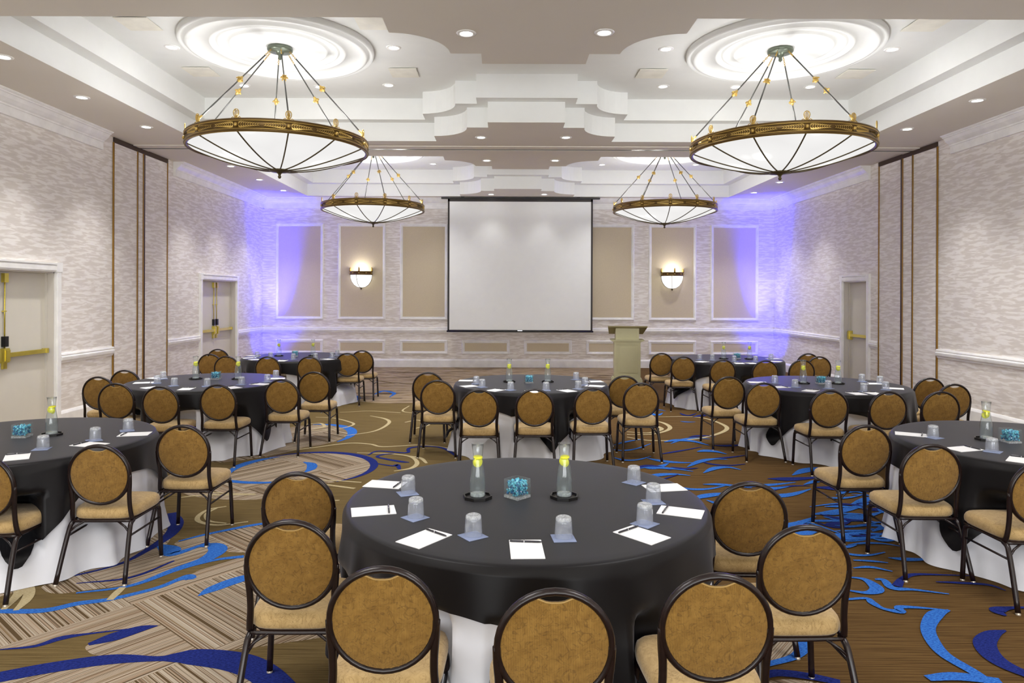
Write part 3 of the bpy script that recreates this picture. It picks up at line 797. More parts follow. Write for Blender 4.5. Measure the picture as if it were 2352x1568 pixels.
# ------------------------------------------------------------------ sconces
def sconce(px, nm):
    x = (px-X0)*YW/F; r = .275; root = empty('wall_sconce', (x, YW-.012, 0))
    a0, a1 = PI, 2*PI
    MB().lathe([(r,2.36),(r*.97,2.28),(r*.86,2.19),(r*.66,2.11),(r*.38,2.055),(.001,2.035)], 24, a0=a0, a1=a1).build('glass_bowl', M['sconcebowl'], root)
    MB().lathe([(r+.002,2.355),(r+.018,2.36),(r+.018,2.372),(r+.008,2.38),(r+.008,2.43),(r+.018,2.438),(r+.018,2.45),(r+.002,2.452)], 24, a0=a0, a1=a1).build('rim', M['bronze'], root)
    g = MB()
    for k in range(5):
        a = PI+PI*(k+.5)/5
        g.lathe([(0,.018),(.03,.0),(0,-.018)], 6, ((r+.012)*math.cos(a), (r+.012)*math.sin(a), 2.405))
    g.build('ornament', M['gold'], root)
    for k in range(3):
        a = PI+PI*(k*.46+.04); f = MB(); cx_, cy_ = (r+.004)*math.cos(a), (r+.004)*math.sin(a)
        f.tube([(cx_,cy_,2.45),(cx_,cy_,2.49),(cx_,cy_,2.53),(cx_,cy_,2.56)], [.03,.034,.026,.008], 6, sx=.8); f.build('finial', M['gold'], root)
    b = MB()
    for a in (PI, PI*1.42, 2*PI):
        b.tube([(rr*math.cos(a)*1.01, rr*math.sin(a)*1.01-.003, z) for rr, z in [(r,2.36),(r*.97,2.28),(r*.86,2.19),(r*.66,2.11),(r*.38,2.055),(.001,2.035)]], .007, 5)
    b.tube([(0,-.02,2.04),(0,-.02,2.01),(0,-.02,1.98)], [.03,.018,.006], 8)
    b.build('rib', M['ribbed_bronze'], root)
    l = bpy.data.lights.new('sconce_lamp', 'POINT'); l.energy = 2.2; l.color = (1,.95,.88); l.shadow_soft_size = .08
    lo = bpy.data.objects.new('sconce_lamp', l); COL.objects.link(lo); lo.location = (0,-.15,2.5); lo.parent = root
    tag(root, 'half-bowl wall sconce with bronze rim on the tan panel %s of the screen' % nm, 'wall sconce', 'wall sconces')
sconce(830, 'left'); sconce(1543, 'right')

# ------------------------------------------------------------------ projection screen
def screen():
    Y = 17.45; k = Y/F
    X = lambda px: (px-X0)*k
    root = empty('projection_screen', (X(1194.5), Y, 0)); ox = X(1194.5)
    zt = HC+(Y0-455.2)*k; zb = HC-(762.4-Y0)*k
    xa, xb = X(1028)-ox, X(1361)-ox
    MB().box(xa+.04, xb-.04, -.002, .002, zb+.05, zt-.08).build('screen_fabric', M['screen'], root)
    b = MB(); b.box(xa, xb, -.004, .004, zt-.085, zt-.01); b.box(xa, xa+.045, -.004, .004, zb, zt); b.box(xb-.045, xb, -.004, .004, zb, zt); b.box(xa, xb, -.004, .004, zb+.03, zb+.055)
    b.build('black_border', M['screencase'], root)
    MB().tube([(xa-.02,0,zb+.018),(xb+.02,0,zb+.018)], .022, 10).build('weight_bar', M['black'], root)
    MB().box(-.06,.06,-.03,-.022,zb+.028,zb+.05).build('pull_tab', M['chrome'], root)
    m = MB(); m.box(X(1013)-ox, X(1377)-ox, -.05, .05, zt-.02, zt+.015); m.box(-1.5,-1.42,-.03,.03,zt+.01,ZS-.001); m.box(1.42,1.5,-.03,.03,zt+.01,ZS-.001); m.build('housing', M['black'], root)
    tag(root, 'large white projection screen with black border hanging in front of the back wall', 'projection screen')
screen()
# ------------------------------------------------------------------ lectern
def lectern():
    p = at(1443, 883, 0); root = empty('lectern', (p.x, p.y+.2, 0), math.radians(-6)); W = 14.4/F
    def fr(mb, h, z0, z1, d, mi=0): mb.box(-h, h, -d, d, z0, z1, mi)
    m = MB(); fr(m, .31, 0, .10, .25); fr(m, .295, .10, .13, .235); m.build('base', M['podium'], root)
    m = MB(); fr(m, .27, .13, .89, .22)
    m.box(-.27,-.215,-.235,-.22,.13,.89); m.box(.215,.27,-.235,-.22,.13,.89); m.box(-.215,.215,-.235,-.22,.13,.2); m.box(-.215,.215,-.235,-.22,.83,.89)
    m.box(-.15,.15,-.232,-.22,.25,.77)
    body = m.build('body', M['podium'], root)
    m = MB(); fr(m, .285, .885, .90, .245); fr(m, .32, .90, .915, .265); fr(m, .345, .915, .935, .28); m.build('cornice', M['podium'], root)
    m = MB(); m.add([(-.24,-.19,.935),(.24,-.19,.935),(.24,.19,.935),(-.24,.19,.935),(-.24,-.19,1.172),(.24,-.19,1.172),(.24,.19,1.052),(-.24,.19,1.052)], [(0,3,2,1),(4,5,6,7),(0,1,5,4),(1,2,6,5),(2,3,7,6),(3,0,4,7)])
    m.box(-.24,-.19,-.2,-.19,.935,1.165); m.box(.19,.24,-.2,-.19,.935,1.165); m.box(-.19,.19,-.2,-.19,.935,.98); m.build('neck', M['podium'], root)
    m = MB(); v = [(-.405,-.27,1.198),(.405,-.27,1.198),(.36,.27,1.028),(-.36,.27,1.028)]
    m.add([(x,y,z) for x,y,z in v]+[(x,y,z+.025) for x,y,z in v], [(0,1,2,3),(4,7,6,5),(0,4,5,1),(1,5,6,2),(2,6,7,3),(3,7,4,0)])
    m.build('reading_top', M['podium_dark'], root)
    tag(root, 'cream painted wooden lectern with sloping top standing right of the screen', 'lectern')
lectern()
# blue LED uplights on the floor in the back corners
for sx_, nm in ((-1, 'left'), (1, 'right')):
    x = (XL+.6) if sx_ < 0 else (XR-.6)
    root = empty('uplight', (x, YW-.6, 0))
    MB().lathe([(.0,0),(.08,0),(.085,.02),(.085,.16),(.075,.17),(.07,.15),(0,.15)], 20).build('housing', M['black'], root)
    MB().lathe([(0,.155),(.068,.155)], 20).build('lens', M['blueled'], root)
    sp = spot('blue_beam', (0,0,.18), 1500, 40, 1.0, (0.03,0.03,1.0), .05, root)
    sp.rotation_euler = Vector((sx_*.55, .55, 3.9)).to_track_quat('-Z', 'Y').to_euler()
    sp = spot('blue_spill', (0,0,.18), 24, 120, 1.0, (0.03,0.03,1.0), .05, root)
    sp.rotation_euler = Vector((sx_*.9, .9, 2.0)).to_track_quat('-Z', 'Y').to_euler()
    tag(root, 'small black blue-glowing uplight on the floor in the back %s corner' % nm, 'uplight', 'blue corner uplights')

# ------------------------------------------------------------------ tables and cloths
TZ = 0.778; TR = 0.945
def fold(th, ph):
    w = th+.10*math.sin(5*th+ph)+.06*math.sin(3*th+2.3*ph)
    q = .5+.5*math.sin(17*w+ph); e = .5+.5*math.sin(9*w+2.1*ph)
    return .62*q**1.6+.38*e**1.3
def white_cloth(ph):
    n = 288; mb = MB(); R = .918; vs = []
    prof = [(0.3,0),(0.6,0),(.86,0),(R-.02,0),(R-.006,-.004),(R,-.014)]
    for r, z in prof:
        for k in range(n): a = 2*PI*k/n; vs.append((r*math.cos(a), r*math.sin(a), TZ-.006+z))
    drops = [.05,.12,.17,.21,.25,.28,.31,.35,.40,.44,.49,.54,.60,.66,.73,.762]
    for dz in drops:
        t = dz/.762
        for k in range(n):
            a = 2*PI*k/n; f = fold(a, ph); r = R+t*.012+.068*f*min(1, t*1.3)+(.03*max(0, t-.8)/.2)*(.4+f*.9)
            z = TZ-.02-dz+ (0.0 if t < .99 else .010*abs(math.sin(5*a+ph)))
            vs.append((r*math.cos(a), r*math.sin(a), max(z, .004)))
    m = len(prof)+len(drops); fs = [(i*n+k, i*n+(k+1) % n, (i+1)*n+(k+1) % n, (i+1)*n+k) for i in range(m-1) for k in range(n)]
    vs.append((0,0,TZ-.006)); c = len(vs)-1
    fs += [(c, (k+1) % n, k) for k in range(n)]
    mb.add(vs, fs, 0, True); return mb
def black_cloth(ph, crn, s=1.125):
    n = 288; mb = MB(); R = TR-.012; vs = []
    prof = [(0.2,0),(0.45,0),(0.7,0),(.85,0),(R-.03,0),(R-.012,-.002),(R-.003,-.008),(R,-.018)]
    for r, z in prof:
        for k in range(n): a = 2*PI*k/n; vs.append((r*math.cos(a), r*math.sin(a), TZ+z))
    S = 20
    for j in range(1, S+1):
        for k in range(n):
            a = 2*PI*k/n
            b = (a-math.radians(crn)) % (PI/2)-PI/4     # distance from side middle
            rho = s/math.cos(b)                          # square edge in direction a
            rho = min(rho, s*1.385)
            drop = rho-R-.01; d = drop*j/S; t = min(1, d/.42)
            f = fold(a, ph); cf = math.exp(-((abs(b)-PI/4)/.12)**2)
            r = R+.012+.078*f*t+.03*cf*t
            vs.append((r*math.cos(a), r*math.sin(a), TZ-.018-d))
    m = len(prof)+S; fs = [(i*n+k, i*n+(k+1) % n, (i+1)*n+(k+1) % n, (i+1)*n+k) for i in range(m-1) for k in range(n)]
    vs.append((0,0,TZ)); c = len(vs)-1
    fs += [(c, (k+1) % n, k) for k in range(n)]
    mb.add(vs, fs, 0, True); return mb
tt = empty('round_table')
MB().lathe([(0,.745),(.905,.745),(.908,.755),(.905,.768),(0,.768)], 48).build('tabletop', M['tabletop'], tt)
for sx_ in (-1, 1):
    for sy in (-1, 1):
        MB().tube([(sx_*.5,sy*.45,.745),(sx_*.5,sy*.5,.4),(sx_*.5,sy*.52,.03),(sx_*.5,sy*.52,.004)], .016, 8).build('leg', M['frame'], tt)
TABLES = {  # name: (X, Y, corner azimuth deg from -Y toward +X)
 'front centre table': (.117, 3.665, 24), 'near left table': (-3.60, 5.10, 36), 'near right table': (3.92, 5.10, 27),
 'middle left table': (-3.66, 8.55, 62), 'middle centre table': (.33, 8.50, 12), 'middle right table': (3.92, 8.45, 32),
 'back left table': (-3.56, 12.0, 48), 'back right table': (3.80, 11.85, 20)}
tc = {'front centre table':0,'near left table':1,'near right table':2,'middle left table':3,'middle centre table':4,'middle right table':5,'back left table':6,'back right table':7}
first = True
for nm, (x, y, cr) in TABLES.items():
    i = tc[nm]
    t = tt if first else copy_tree(tt); first = False
    t.location = (x, y, 0); tag(t, 'round folding banquet table hidden under cloths, the %s' % nm, 'table', 'round banquet tables')
    w = white_cloth(i*1.7+.4).build('white_tablecloth', M['whitecloth']); w.location = (x, y, 0)
    tag(w, 'floor-length white round tablecloth under the black cloth on the %s' % nm, 'tablecloth', 'white tablecloths')
    b = black_cloth(i*1.7+.4, cr-90).build('black_tablecloth', M['blackcloth']); b.location = (x, y, 0)
    tag(b, 'black square tablecloth draped over the white one on the %s' % nm, 'tablecloth', 'black tablecloths')

# ------------------------------------------------------------------ chairs
def superell(hx, hy, n=40, e=4.5, taper=0.0):
    out = []
    for k in range(n):
        a = 2*PI*k/n; c, s = math.cos(a), math.sin(a)
        r = (abs(c)**e+abs(s)**e)**(-1/e); x, y = c*r*hx, s*r*hy
        out.append((x*(1+taper*(y/hy)), y))
    return out
def make_chair():
    root = empty('banquet_chair')
    # seat cushion
    ol = superell(.212, .21, 44, 5, .05); vs = []; n = len(ol)
    lv = [(.384,.90),(.386,.955),(.395,.99),(.412,1.0),(.428,.995),(.442,.97),(.452,.92),(.459,.82),(.464,.6),(.466,.3)]
    for z, s in lv:
        for x, y in ol: vs.append((x*s, y*s+.085, z+.004*(1-abs(x)/.2)*0))
    fs = [(i*n+k, i*n+(k+1) % n, (i+1)*n+(k+1) % n, (i+1)*n+k) for i in range(len(lv)-1) for k in range(n)]
    fs += [tuple(range(n))[::-1], tuple((len(lv)-1)*n+k for k in range(n))]
    m = MB(); m.add(vs, fs, 0, True); m.build('seat', M['seatfab'], root)
    m = MB(); m.tube([(x*1.0, y+.085, .415) for x, y in superell(.214,.212,44,5,.05)], .004, 5, closed=True)
    # seat pan
    m2 = MB(); m2.prism([(x*.93, y*.93+.085) for x, y in ol], .372, .386); m2.build('seat_pan', M['underbrown'], root)
    yb = lambda z: -.112-(z-.39)*.108
    zc_ = .678; rc = .192
    # loop frame and uprights
    m = MB()
    pts = []
    for k in range(40):
        a = 2*PI*k/40; x, z = rc*math.sin(a), zc_-rc*1.0*math.cos(a); pts.append((x, yb(z), z))
    m.tube(pts, .0122, 8, closed=True, sx=1.25)
    for s in (-1, 1):
        up = [(s*.192, yb(.38)+.006, .38), (s*.188, yb(.42), .42), (s*.183, yb(.48), .48), (s*.184, yb(.55), .55), (s*.190, yb(.62), .62), (s*.192, yb(.68), .68)]
        m.tube(smooth_open(up, 3), .0128, 8, sx=1.2)
    m.build('back_frame', M['frame'], root)
    # padded back with hand-hold notch
    rp = .187; n = 96; rings = [0,.3,.55,.75,.88,.96,1.0]
    def rb(a):
        r = rp
        for q in range(40):
            x, z = r*math.sin(a), r*math.cos(a)
            if z > 0 and abs(x) < .0655:
                lim = .157+.017*(abs(x)/.0625)**2
                if z > lim: r -= .002; continue
            break
        return r
    vs = []; 
    for side in (-1, 1):
        for t in rings:
            for k in range(n):
                a = 2*PI*k/n; r = rb(a)*t; x, z = r*math.sin(a), zc_+r*math.cos(a)
                th = (.020 if side > 0 else .011)*(1-t**5)+.004
                vs.append((x, yb(z)+side*th, z))
    m = MB(); fs = []
    nr = len(rings)
    for sd in range(2):
        o = sd*nr*n
        fs += [(o+i*n+k, o+i*n+(k+1) % n, o+(i+1)*n+(k+1) % n, o+(i+1)*n+k) for i in range(nr-1) for k in range(n)]
    fs += [((nr-1)*n+k, (nr-1)*n+(k+1) % n, (2*nr-1)*n+(k+1) % n, (2*nr-1)*n+k) for k in range(n)]
    m.add(vs, fs, 0, True); bp = m.build('back_panel', M['backfab'], root)
    m = MB(); m.tube([(rb(2*PI*k/n)*.985*math.sin(2*PI*k/n), yb(zc_+rb(2*PI*k/n)*math.cos(2*PI*k/n))-.004, zc_+rb(2*PI*k/n)*.985*math.cos(2*PI*k/n)) for k in range(n)], .0035, 5, closed=True)
    m.build('piping', M['piping'], bp)
    # seat rails
    m = MB()
    m.tube(smooth_closed([(-.187,-.10,.372),(-.195,.06,.372),(-.200,.22,.372),(-.16,.262,.372),(.16,.262,.372),(.200,.22,.372),(.195,.06,.372),(.187,-.10,.372),(.12,-.118,.372),(-.12,-.118,.372)], 3), .0095, 6, closed=True)
    m.build('seat_frame', M['frame'], root)
    for s in (-1, 1):
        for nm, P in (('rear', [(s*.216,-.245,.012),(s*.203,-.185,.2),(s*.194,-.140,.325),(s*.190,-.118,.358),(s*.188,-.085,.371)]),
                      ('front', [(s*.217,.245,.012),(s*.209,.243,.2),(s*.203,.240,.325),(s*.201,.228,.358),(s*.197,.19,.371)])):
            lg = MB().tube(smooth_open(P, 3), .0152, 8).build('leg', M['frame'], root)
            x, y, z = P[0]
            MB().lathe([(0,.0),(.014,.0),(.015,.006),(.011,.014),(.009,.02)], 10, (x, y, 0)).build('glide', M['glide'], lg)
        MB().tube([(s*.198,-.157,.285),(s*.206,.242,.285)], .0075, 6).build('side_stretcher', M['frame'], root)
        MB().tube([(s*.196,-.150,.305),(s*.16,-.135,.34),(s*.105,-.12,.372)], .007, 6).build('brace', M['frame'], root)
    return root
chair = make_chair(); used = False
CHAIRS = {
 'front centre table': [(683,1083),(665,1193),(876,1300),(1273,1351),(1648,1316),(1851,1205),(1725,1106)],
 'near left table': [None, (223,1020), (418,975)],
 'near right table': [(1990,975), (2143,1019), None],
 'middle left table': [(226,864),(286,849),(265,879),(368,886),(500,882),(647,870),(720,853)],
 'middle centre table': [(983,854),(1006,872),(1100,893),(1229,892),(1362,889),(1435,862),(1474,878)],
 'middle right table': [(1674,864),(1755,878),(1907,895),(2041,898),(2136,867),(2163,898),(2192,881)],
 'back left table': [(500,801),(481,812),(520,817),(614,818),(710,818),(797,810),(831,804)],
 'back right table': [(1520,810),(1570,818),(1661,825),(1759,827),(1843,825.5),(1857,811),(1882,818)]}
LBL = {
 'near left table': ['cut by the left photo edge', 'middle of its three', 'the farthest back of its three'],
 'near right table': ['the farthest back of its three', 'middle of its three', 'cut by the right photo edge']}
def name7(tn, lst):
    """unique place words: by left-right order in the picture, with depth for the close pairs"""
    idx = sorted(range(len(lst)), key=lambda i: lst[i][0])
    words = ['leftmost', 'second from left', 'third from left', 'fourth from left', 'fifth from left', 'sixth from left', 'rightmost']
    return {i: words[k] for k, i in enumerate(idx)}
rj = random.Random(5)
for tn_, lst in CHAIRS.items():
    pts = []
    wn = name7(tn_, lst) if len(lst) == 7 else None
    for i, c in enumerate(lst):
        if c is None:
            x, y = (-3.155, 4.09+.245) if tn_ == 'near left table' else (3.215, 4.03+.245)
        else:
            p = at(c[0], c[1], .881); x, y = p.x, p.y+.165
        o = chair if not used else copy_tree(chair); used = True
        o.location = (x, y, 0); o.rotation_euler = (0,0,math.radians(rj.uniform(-1.5,1.5)))
        if wn: lab = 'gold round-back banquet chair, %s of the seven at the %s' % (wn[i], tn_)
        else: lab = 'gold round-back banquet chair at the %s, %s' % (tn_, LBL[tn_][i])
        tag(o, lab, 'chair', 'banquet chairs at the '+tn_)

# the hanging cloth gives way where a seat is pushed under the table
SEATS = [o.location.copy() for o in COL.objects if o.name.startswith('banquet_chair') and o.parent is None]
for o in [q for q in COL.objects if 'tablecloth' in q.name]:
    near = [c-o.location for c in SEATS if (c-o.location).length < 1.6]
    for v in o.data.vertices:
        z = v.co.z
        m = 1.0 if .36 < z < .49 else ((.60-z)/.11 if z >= .49 else (z-.20)/.16)
        if m <= 0: continue
        m = m*m*(3-2*m)
        p = Vector((v.co.x, v.co.y)); r0 = p.length; r = r0
        if r0 < .5: continue
        u = p/r0
        for _ in range(160):
            q = u*r
            if not any(abs(q.x-c.x) < .222 and -.3 < q.y-c.y < .297 for c in near): break
            r -= .003
        if r == r0: continue
        if 'white' in o.name: r -= .014
        r = max(r, .56); r = r0+(r-r0)*m
        if r < r0: v.co.x, v.co.y = u.x*r, u.y*r
    o.data.update()
# ------------------------------------------------------------------ table items
ZT = TZ+.0008
def make_carafe():
    root = empty('water_carafe')
    pr = [(0,.004),(.038,.004),(.042,.008),(.043,.03),(.043,.06),(.041,.10),(.036,.14),(.030,.175),(.0265,.20),(.026,.215),(.028,.245),(.0335,.282)]
    MB().lathe(pr+[(.0325,.283),(.027,.246),(.025,.215)], 28).build('glass_body', M['glass'], root)
    MB().lathe([(0,.008)]+[(r-.0025, z+.002) for r, z in pr[1:9]]+[(0,.202)], 24).build('water', M['water'], root)
    MB().lathe([(0.0,.006),(.038,.006),(.040,.014),(.037,.020),(0,.018)], 24).build('thick_base', M['tumblerbase'], root)
    for (x, y, z, rx, rz) in [(0,-.010,.188,86,10),(.002,.010,.178,82,-25),(.002,.002,.208,10,0)]:
        s = MB().lathe([(0,-.0035),(.0235,-.0035),(.025,0),(.0235,.0035),(0,.0035)], 20).build('lemon_slice', M['lemon'], root)
        s.location = (x, y, z); s.rotation_euler = (math.radians(rx), 0, math.radians(rz))
    return root
def make_tray():
    root = empty('serving_tray')
    oc = lambda r: [(r*math.cos(PI/8+k*PI/4), r*math.sin(PI/8+k*PI/4)) for k in range(8)]
    MB().prism(oc(.074), 0, .006).build('base', M['black'], root)
    m = MB(); a, b = oc(.078), oc(.070)
    vs = [(x,y,0) for x,y in a]+[(x,y,.016) for x,y in a]+[(x,y,.016) for x,y in b]+[(x,y,.005) for x,y in b]
    fs = []
    for r in range(3):
        for k in range(8): fs.append((r*8+k, r*8+(k+1) % 8, (r+1)*8+(k+1) % 8, (r+1)*8+k))
    m.add(vs, fs); m.build('raised_rim', M['black'], root); return root
def make_cube():
    root = empty('glass_cube_bowl'); h = .05; m = MB(); t = .003
    m.box(-h,h,-h,-h+t,0,.098); m.box(-h,h,h-t,h,0,.098); m.box(-h,-h+t,-h,h,0,.098); m.box(h-t,h,-h,h,0,.098)
    m.build('glass_walls', M['glass'], root)
    MB().box(-h,h,-h,h,0,.014).build('thick_base', M['tumblerbase'], root)
    g = MB(); r_ = random.Random(3)
    for k in range(560):
        x, y = r_.uniform(-.041,.041), r_.uniform(-.041,.041); z = r_.uniform(.02, .092-.35*max(abs(x), abs(y))*.5)
        s = r_.uniform(.0045,.009); q = Matrix.Rotation(r_.uniform(0,6), 3, Vector((r_.random(), r_.random(), r_.random()+.1)).normalized())
        vs = [Vector((x,y,z))+q@(Vector(v)*s) for v in ((1,0,0),(-1,0,0),(0,1,0),(0,-1,0),(0,0,1.1),(0,0,-1.1))]
        g.add(vs, [(0,2,4),(2,1,4),(1,3,4),(3,0,4),(2,0,5),(1,2,5),(3,1,5),(0,3,5)], 0 if r_.random() < .55+.8*(z-.05)/.05*.5 else 1)
    o = g.build('gemstones', [M['gem1'], M['gem2']], root); o['kind'] = 'stuff'; o['label'] = 'turquoise and deep blue glass gems'
    return root
def make_glass():
    root = empty('upturned_tumbler')
    MB().lathe([(.0405,0),(.0395,.03),(.0375,.065),(.036,.078),(.033,.082),(.031,.078),(.0355,.06),(.038,.0)], 28).build('glass_wall', M['tumbler'], root)
    MB().lathe([(0,.070),(.030,.070),(.0345,.074),(.0355,.080),(.033,.088),(.026,.091),(.022,.087),(0,.086)], 28).build('thick_base', M['tumblerbase'], root)
    return root
protos = {'carafe': make_carafe(), 'tray': make_tray(), 'cube': make_cube(), 'glass': make_glass()}
nap = MB(); nap.box(-.05,.05,-.05,.05,0,.002); nap.add([(-.04,-.04,.0022),(.04,-.04,.0022),(.04,.04,.0022),(-.04,.04,.0022)], [(0,1,2,3)])
protos['napkin'] = nap.build('cocktail_napkin', M['napkin'])
pad = MB(); pad.box(-.07,.07,-.107,.107,0,.003)
protos['pad'] = pad.build('notepad', M['paper'])
pen = empty('ballpoint_pen')
MB().tube([(-.068,0,.0045),(-.06,0,.0045),(0,0,.0045),(.055,0,.0045),(.066,0,.0045),(.072,0,.0045)], [.003,.0042,.0042,.0042,.003,.001], 8).build('barrel', M['pen'], pen)
MB().box(-.008,-.004,-.0046,.0046,.0005,.009).box(-.06,-.02,-.001,.001,.0085,.0095).build('clip', M['chrome'], pen)
protos['pen'] = pen
usedp = set()
def put(kind, x, y, z, rz, label, cat, group):
    o = protos[kind] if kind not in usedp else copy_tree(protos[kind]); usedp.add(kind)
    o.location = (x, y, z); o.rotation_euler = (0,0,rz); tag(o, label, cat, group); return o
# pixel positions read off the photograph (all lie on the table plane)
FR = {'tray': [(1097,1143),(1296,1142)], 'cube': (1188,1141,45),
 'glass': [(936,1133),(953.5,1188.6),(1086,1231),(1294,1236),(1481,1203),(1501,1153),(1456,1108)],
 'pad': [[(832.7,1118.6),(854.8,1102),(935,1107)],[(803,1166.5),(904.7,1159.4),(913.8,1181)],[(905.8,1244.6),(988.6,1212),(1041.3,1228.8)],[(1172,1284.5),(1167.5,1241),(1244,1240)],[(1543,1235.3),(1460,1208.8),(1406,1222.3)],[(1621,1173.5),(1519.8,1161.5),(1505.3,1179)],[(1560,1110),(1474,1114),(1490,1131)]]}
ITEMS = {
 'middle centre table': dict(tray=[(1169.5,877),(1258,877)], cube=(1214.6,879,8), glass=[(1093.5,881.6),(1107,889),(1172.5,895.7),(1254,896.4),(1328,893),(1343.5,884),(1323,871.6)], pad=[(1073,874),(1073,887),(1137,896.4),(1221,900),(1305,898),(1378,887),(1368,876)]),
 'middle left table': dict(tray=[(449.5,870.5),(547,870.5)], cube=(496.7,870.5,4), glass=[(359.7,880),(399,886),(474.5,887),(553.6,883),(613,877),(632.7,867),(373.7,870)], pad=[(330,879),(360,868.5),(349.5,889.7),(428.6,893),(533,890),(602.8,882.5),(662,868.5)]),
 'middle right table': dict(tray=[(1844.7,880.5),(1924.8,881.5)], cube=(1885.5,881,0), glass=[(1780,879.7),(1826.6,889),(1903,892),(1984.7,899),(2035,895),(2022,881),(1980.4,876)], pad=[(1740,878),(1790,889),(1862,897),(1968,904),(2010,904),(2003,881),(2052,892)]),
 'back left table': dict(tray=[(640.6,817.5),(719,817)], cube=(678,818,10), glass=[(590,820),(620.7,822),(673,825),(724,824),(762,821),(774,816)], pad=[(566,817),(570,822),(583,826),(645,829),(760,825.5)]),
 'back right table': dict(tray=[(1662,824),(1721.5,824.5)], cube=(1692.7,823.5,10), glass=[(1607.4,826),(1636.5,827),(1686.5,830),(1735.5,830.5),(1771,825)], pad=[(1610,831),(1700,835),(1736,836),(1797,831),(1783,824)]),
 'near left table': dict(tray=[(118.6,999)], cube=(51,1003,6), glass=[(95.7,1031),(216,1011),(292,988.7)], pad=[(39.5,1049),(206,1021),(311,997)]),
 'near right table': dict(tray=[(2265,1010)], cube=(2320,1015,4), glass=[(2144.9,1005),(2280.6,1037)], pad=[(2083,997),(2214,1031),(2345,1056)])}
def place_words(pts):
    n = len(pts); idx = sorted(range(n), key=lambda i: pts[i][0])
    if n == 1: return {0: 'the only one'}
    if n == 2: return {idx[0]: 'the left one', idx[1]: 'the right one'}
    w = ['leftmost']+[q+' from left' for q in ('second', 'third', 'fourth', 'fifth', 'sixth')][:n-2]+['rightmost']
    return {i: w[k] for k, i in enumerate(idx)}
rr = random.Random(2)
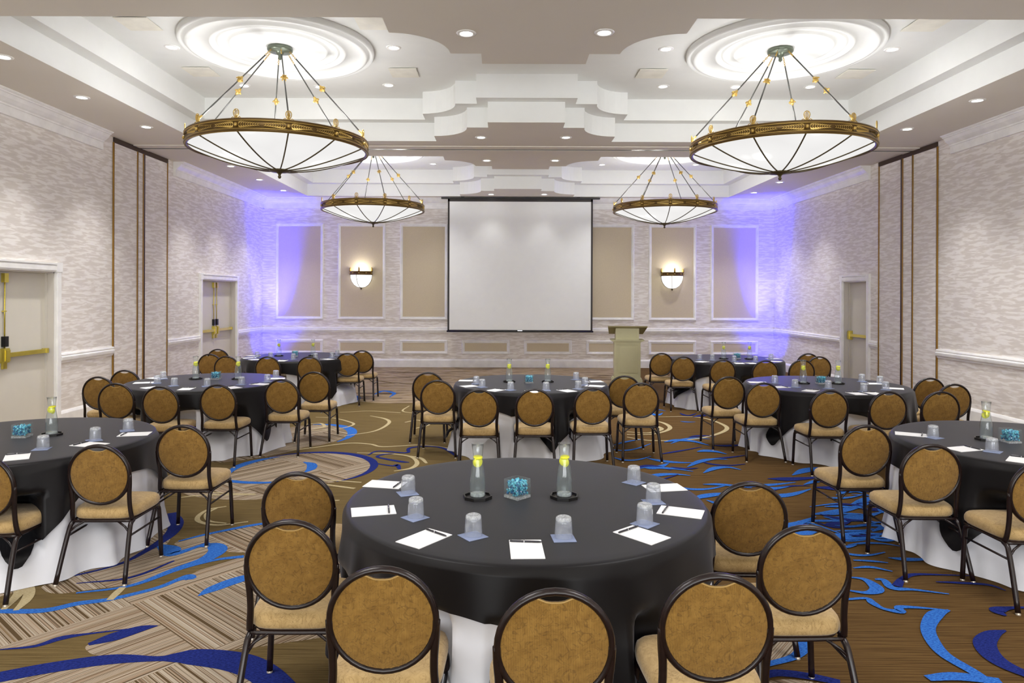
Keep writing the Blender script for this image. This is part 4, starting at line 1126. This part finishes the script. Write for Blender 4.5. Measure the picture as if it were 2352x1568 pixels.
def table_items(tn_, d, exact=None):
    tx, ty, _ = TABLES[tn_]
    pw = place_words(d['tray'])
    for i, (a, b) in enumerate(d['tray']):
        p = at(a, b, ZT); q = '' if len(d['tray']) == 1 else ', '+pw[i]
        put('tray', p.x, p.y, ZT, rr.uniform(-.2,.2), 'black octagonal tray under the lemon water carafe on the %s%s' % (tn_, q), 'tray', 'carafe trays')
        put('carafe', p.x, p.y, ZT+.006, rr.uniform(-.4,.4), 'clear glass carafe of lemon water on the %s%s' % (tn_, q), 'carafe', 'lemon water carafes')
    a, b, r = d['cube']; p = at(a, b, ZT)
    put('cube', p.x, p.y, ZT, math.radians(r), 'square glass vase filled with blue gems on the %s' % tn_, 'vase', 'glass vases of blue gems')
    pw = place_words(d['glass'])
    for i, (a, b) in enumerate(d['glass']):
        p = at(a, b, ZT); rot = {0:.35,1:.75,2:.6,3:.08,4:.8,5:.1,6:.7}[i % 7]+rr.uniform(-.1,.1)
        put('napkin', p.x, p.y, ZT, rot, 'blue-grey paper napkin under a tumbler on the %s, %s' % (tn_, pw[i]), 'napkin', 'cocktail napkins')
        put('glass', p.x+.002, p.y+.012, ZT+.0028, rr.uniform(0,6), 'upturned clear tumbler on a napkin on the %s, %s' % (tn_, pw[i]), 'glass', 'upturned tumblers')
    if exact:
        cs_ = []
        for q in exact:
            A, B, C = [at(u, v, ZT) for u, v in q]
            cen = (A+C)/2; dl, ds = B-A, C-B
            if dl.length < ds.length: dl, ds = ds, dl
            inward = Vector((tx, ty, ZT))-cen
            if dl.dot(inward) < 0: dl = -dl
            cs_.append((cen, math.atan2(dl.y, dl.x)-PI/2, q[0][0]))
    else:
        cs_ = []
        for a, b in d['pad']:
            cen = at(a, b, ZT); v = Vector((tx, ty, ZT))-cen
            if v.length > TR-.14: cen = cen+v.normalized()*(v.length-(TR-.14)); v = Vector((tx, ty, ZT))-cen
            cs_.append((cen, math.atan2(v.y, v.x)-PI/2+rr.uniform(-.15,.15), a))
    pw = place_words([(c[2], 0) for c in cs_])
    for i, (cen, ang, _) in enumerate(cs_):
        put('pad', cen.x, cen.y, ZT, ang, 'blank white notepad on the %s, %s' % (tn_, pw[i]), 'notepad', 'white notepads')
        off = Vector((-math.sin(ang), math.cos(ang), 0))*.075
        put('pen', cen.x+off.x, cen.y+off.y, ZT+.0034, ang+rr.uniform(-.12,.12), 'black pen lying across the %s notepad of the %s' % (pw[i], tn_), 'pen', 'black pens')
table_items('front centre table', FR, FR['pad'])
for kx, d in ITEMS.items(): table_items(kx, d)

# ------------------------------------------------------------------ added fill lights, out of view
def area(name, loc, sx_, sy, e, col=(1,.98,.97), rot=(0,0,0)):
    l = bpy.data.lights.new(name, 'AREA'); l.shape = 'RECTANGLE'; l.size = sx_; l.size_y = sy; l.energy = e; l.color = col
    o = bpy.data.objects.new(name, l); COL.objects.link(o); o.location = loc; o.rotation_euler = rot; return o
area('added_bay_fill', (-2.8, 2.5, 4.9), 2.2, 2.2, 45); area('added_bay_fill', (3.4, 2.5, 4.9), 2.2, 2.2, 45)  # unseen overhead pair, added to lift the overall brightness
area('added_rear_fill', (.3, -5.5, 1.3), 10, 2.5, 265, col=(.93,.97,1), rot=(math.radians(90+48),0,0))  # wide fill added low behind the camera, brightens soffit and walls
w = bpy.data.worlds.new('World'); scn.world = w; w.use_nodes = True
w.node_tree.nodes['Background'].inputs[0].default_value = (.8,.85,1,1); w.node_tree.nodes['Background'].inputs[1].default_value = .1
# ------------------------------------------------------------------ camera
cam = bpy.data.cameras.new('camera'); co = bpy.data.objects.new('camera', cam); COL.objects.link(co)
cam.sensor_width = 36; cam.lens = F/2352*36
cam.shift_x = (1176-X0)/2352; cam.shift_y = -(784-Y0)/2352
co.matrix_world = Matrix.Translation((0,0,HC)) @ Matrix.Rotation(PI/2, 4, 'X') @ Matrix.Rotation(ROLL, 4, 'Z')
cam.clip_start = .05; scn.camera = co
vs_ = scn.view_settings; vs_.view_transform = 'Standard'; vs_.look = 'None'; vs_.gamma = 1; vs_.use_curve_mapping = False
vs_.exposure = 1.7
scn.cycles.transparent_max_bounces = 32; scn.cycles.max_bounces = 10; scn.cycles.diffuse_bounces = 6; scn.cycles.caustics_reflective = False; scn.cycles.caustics_refractive = False
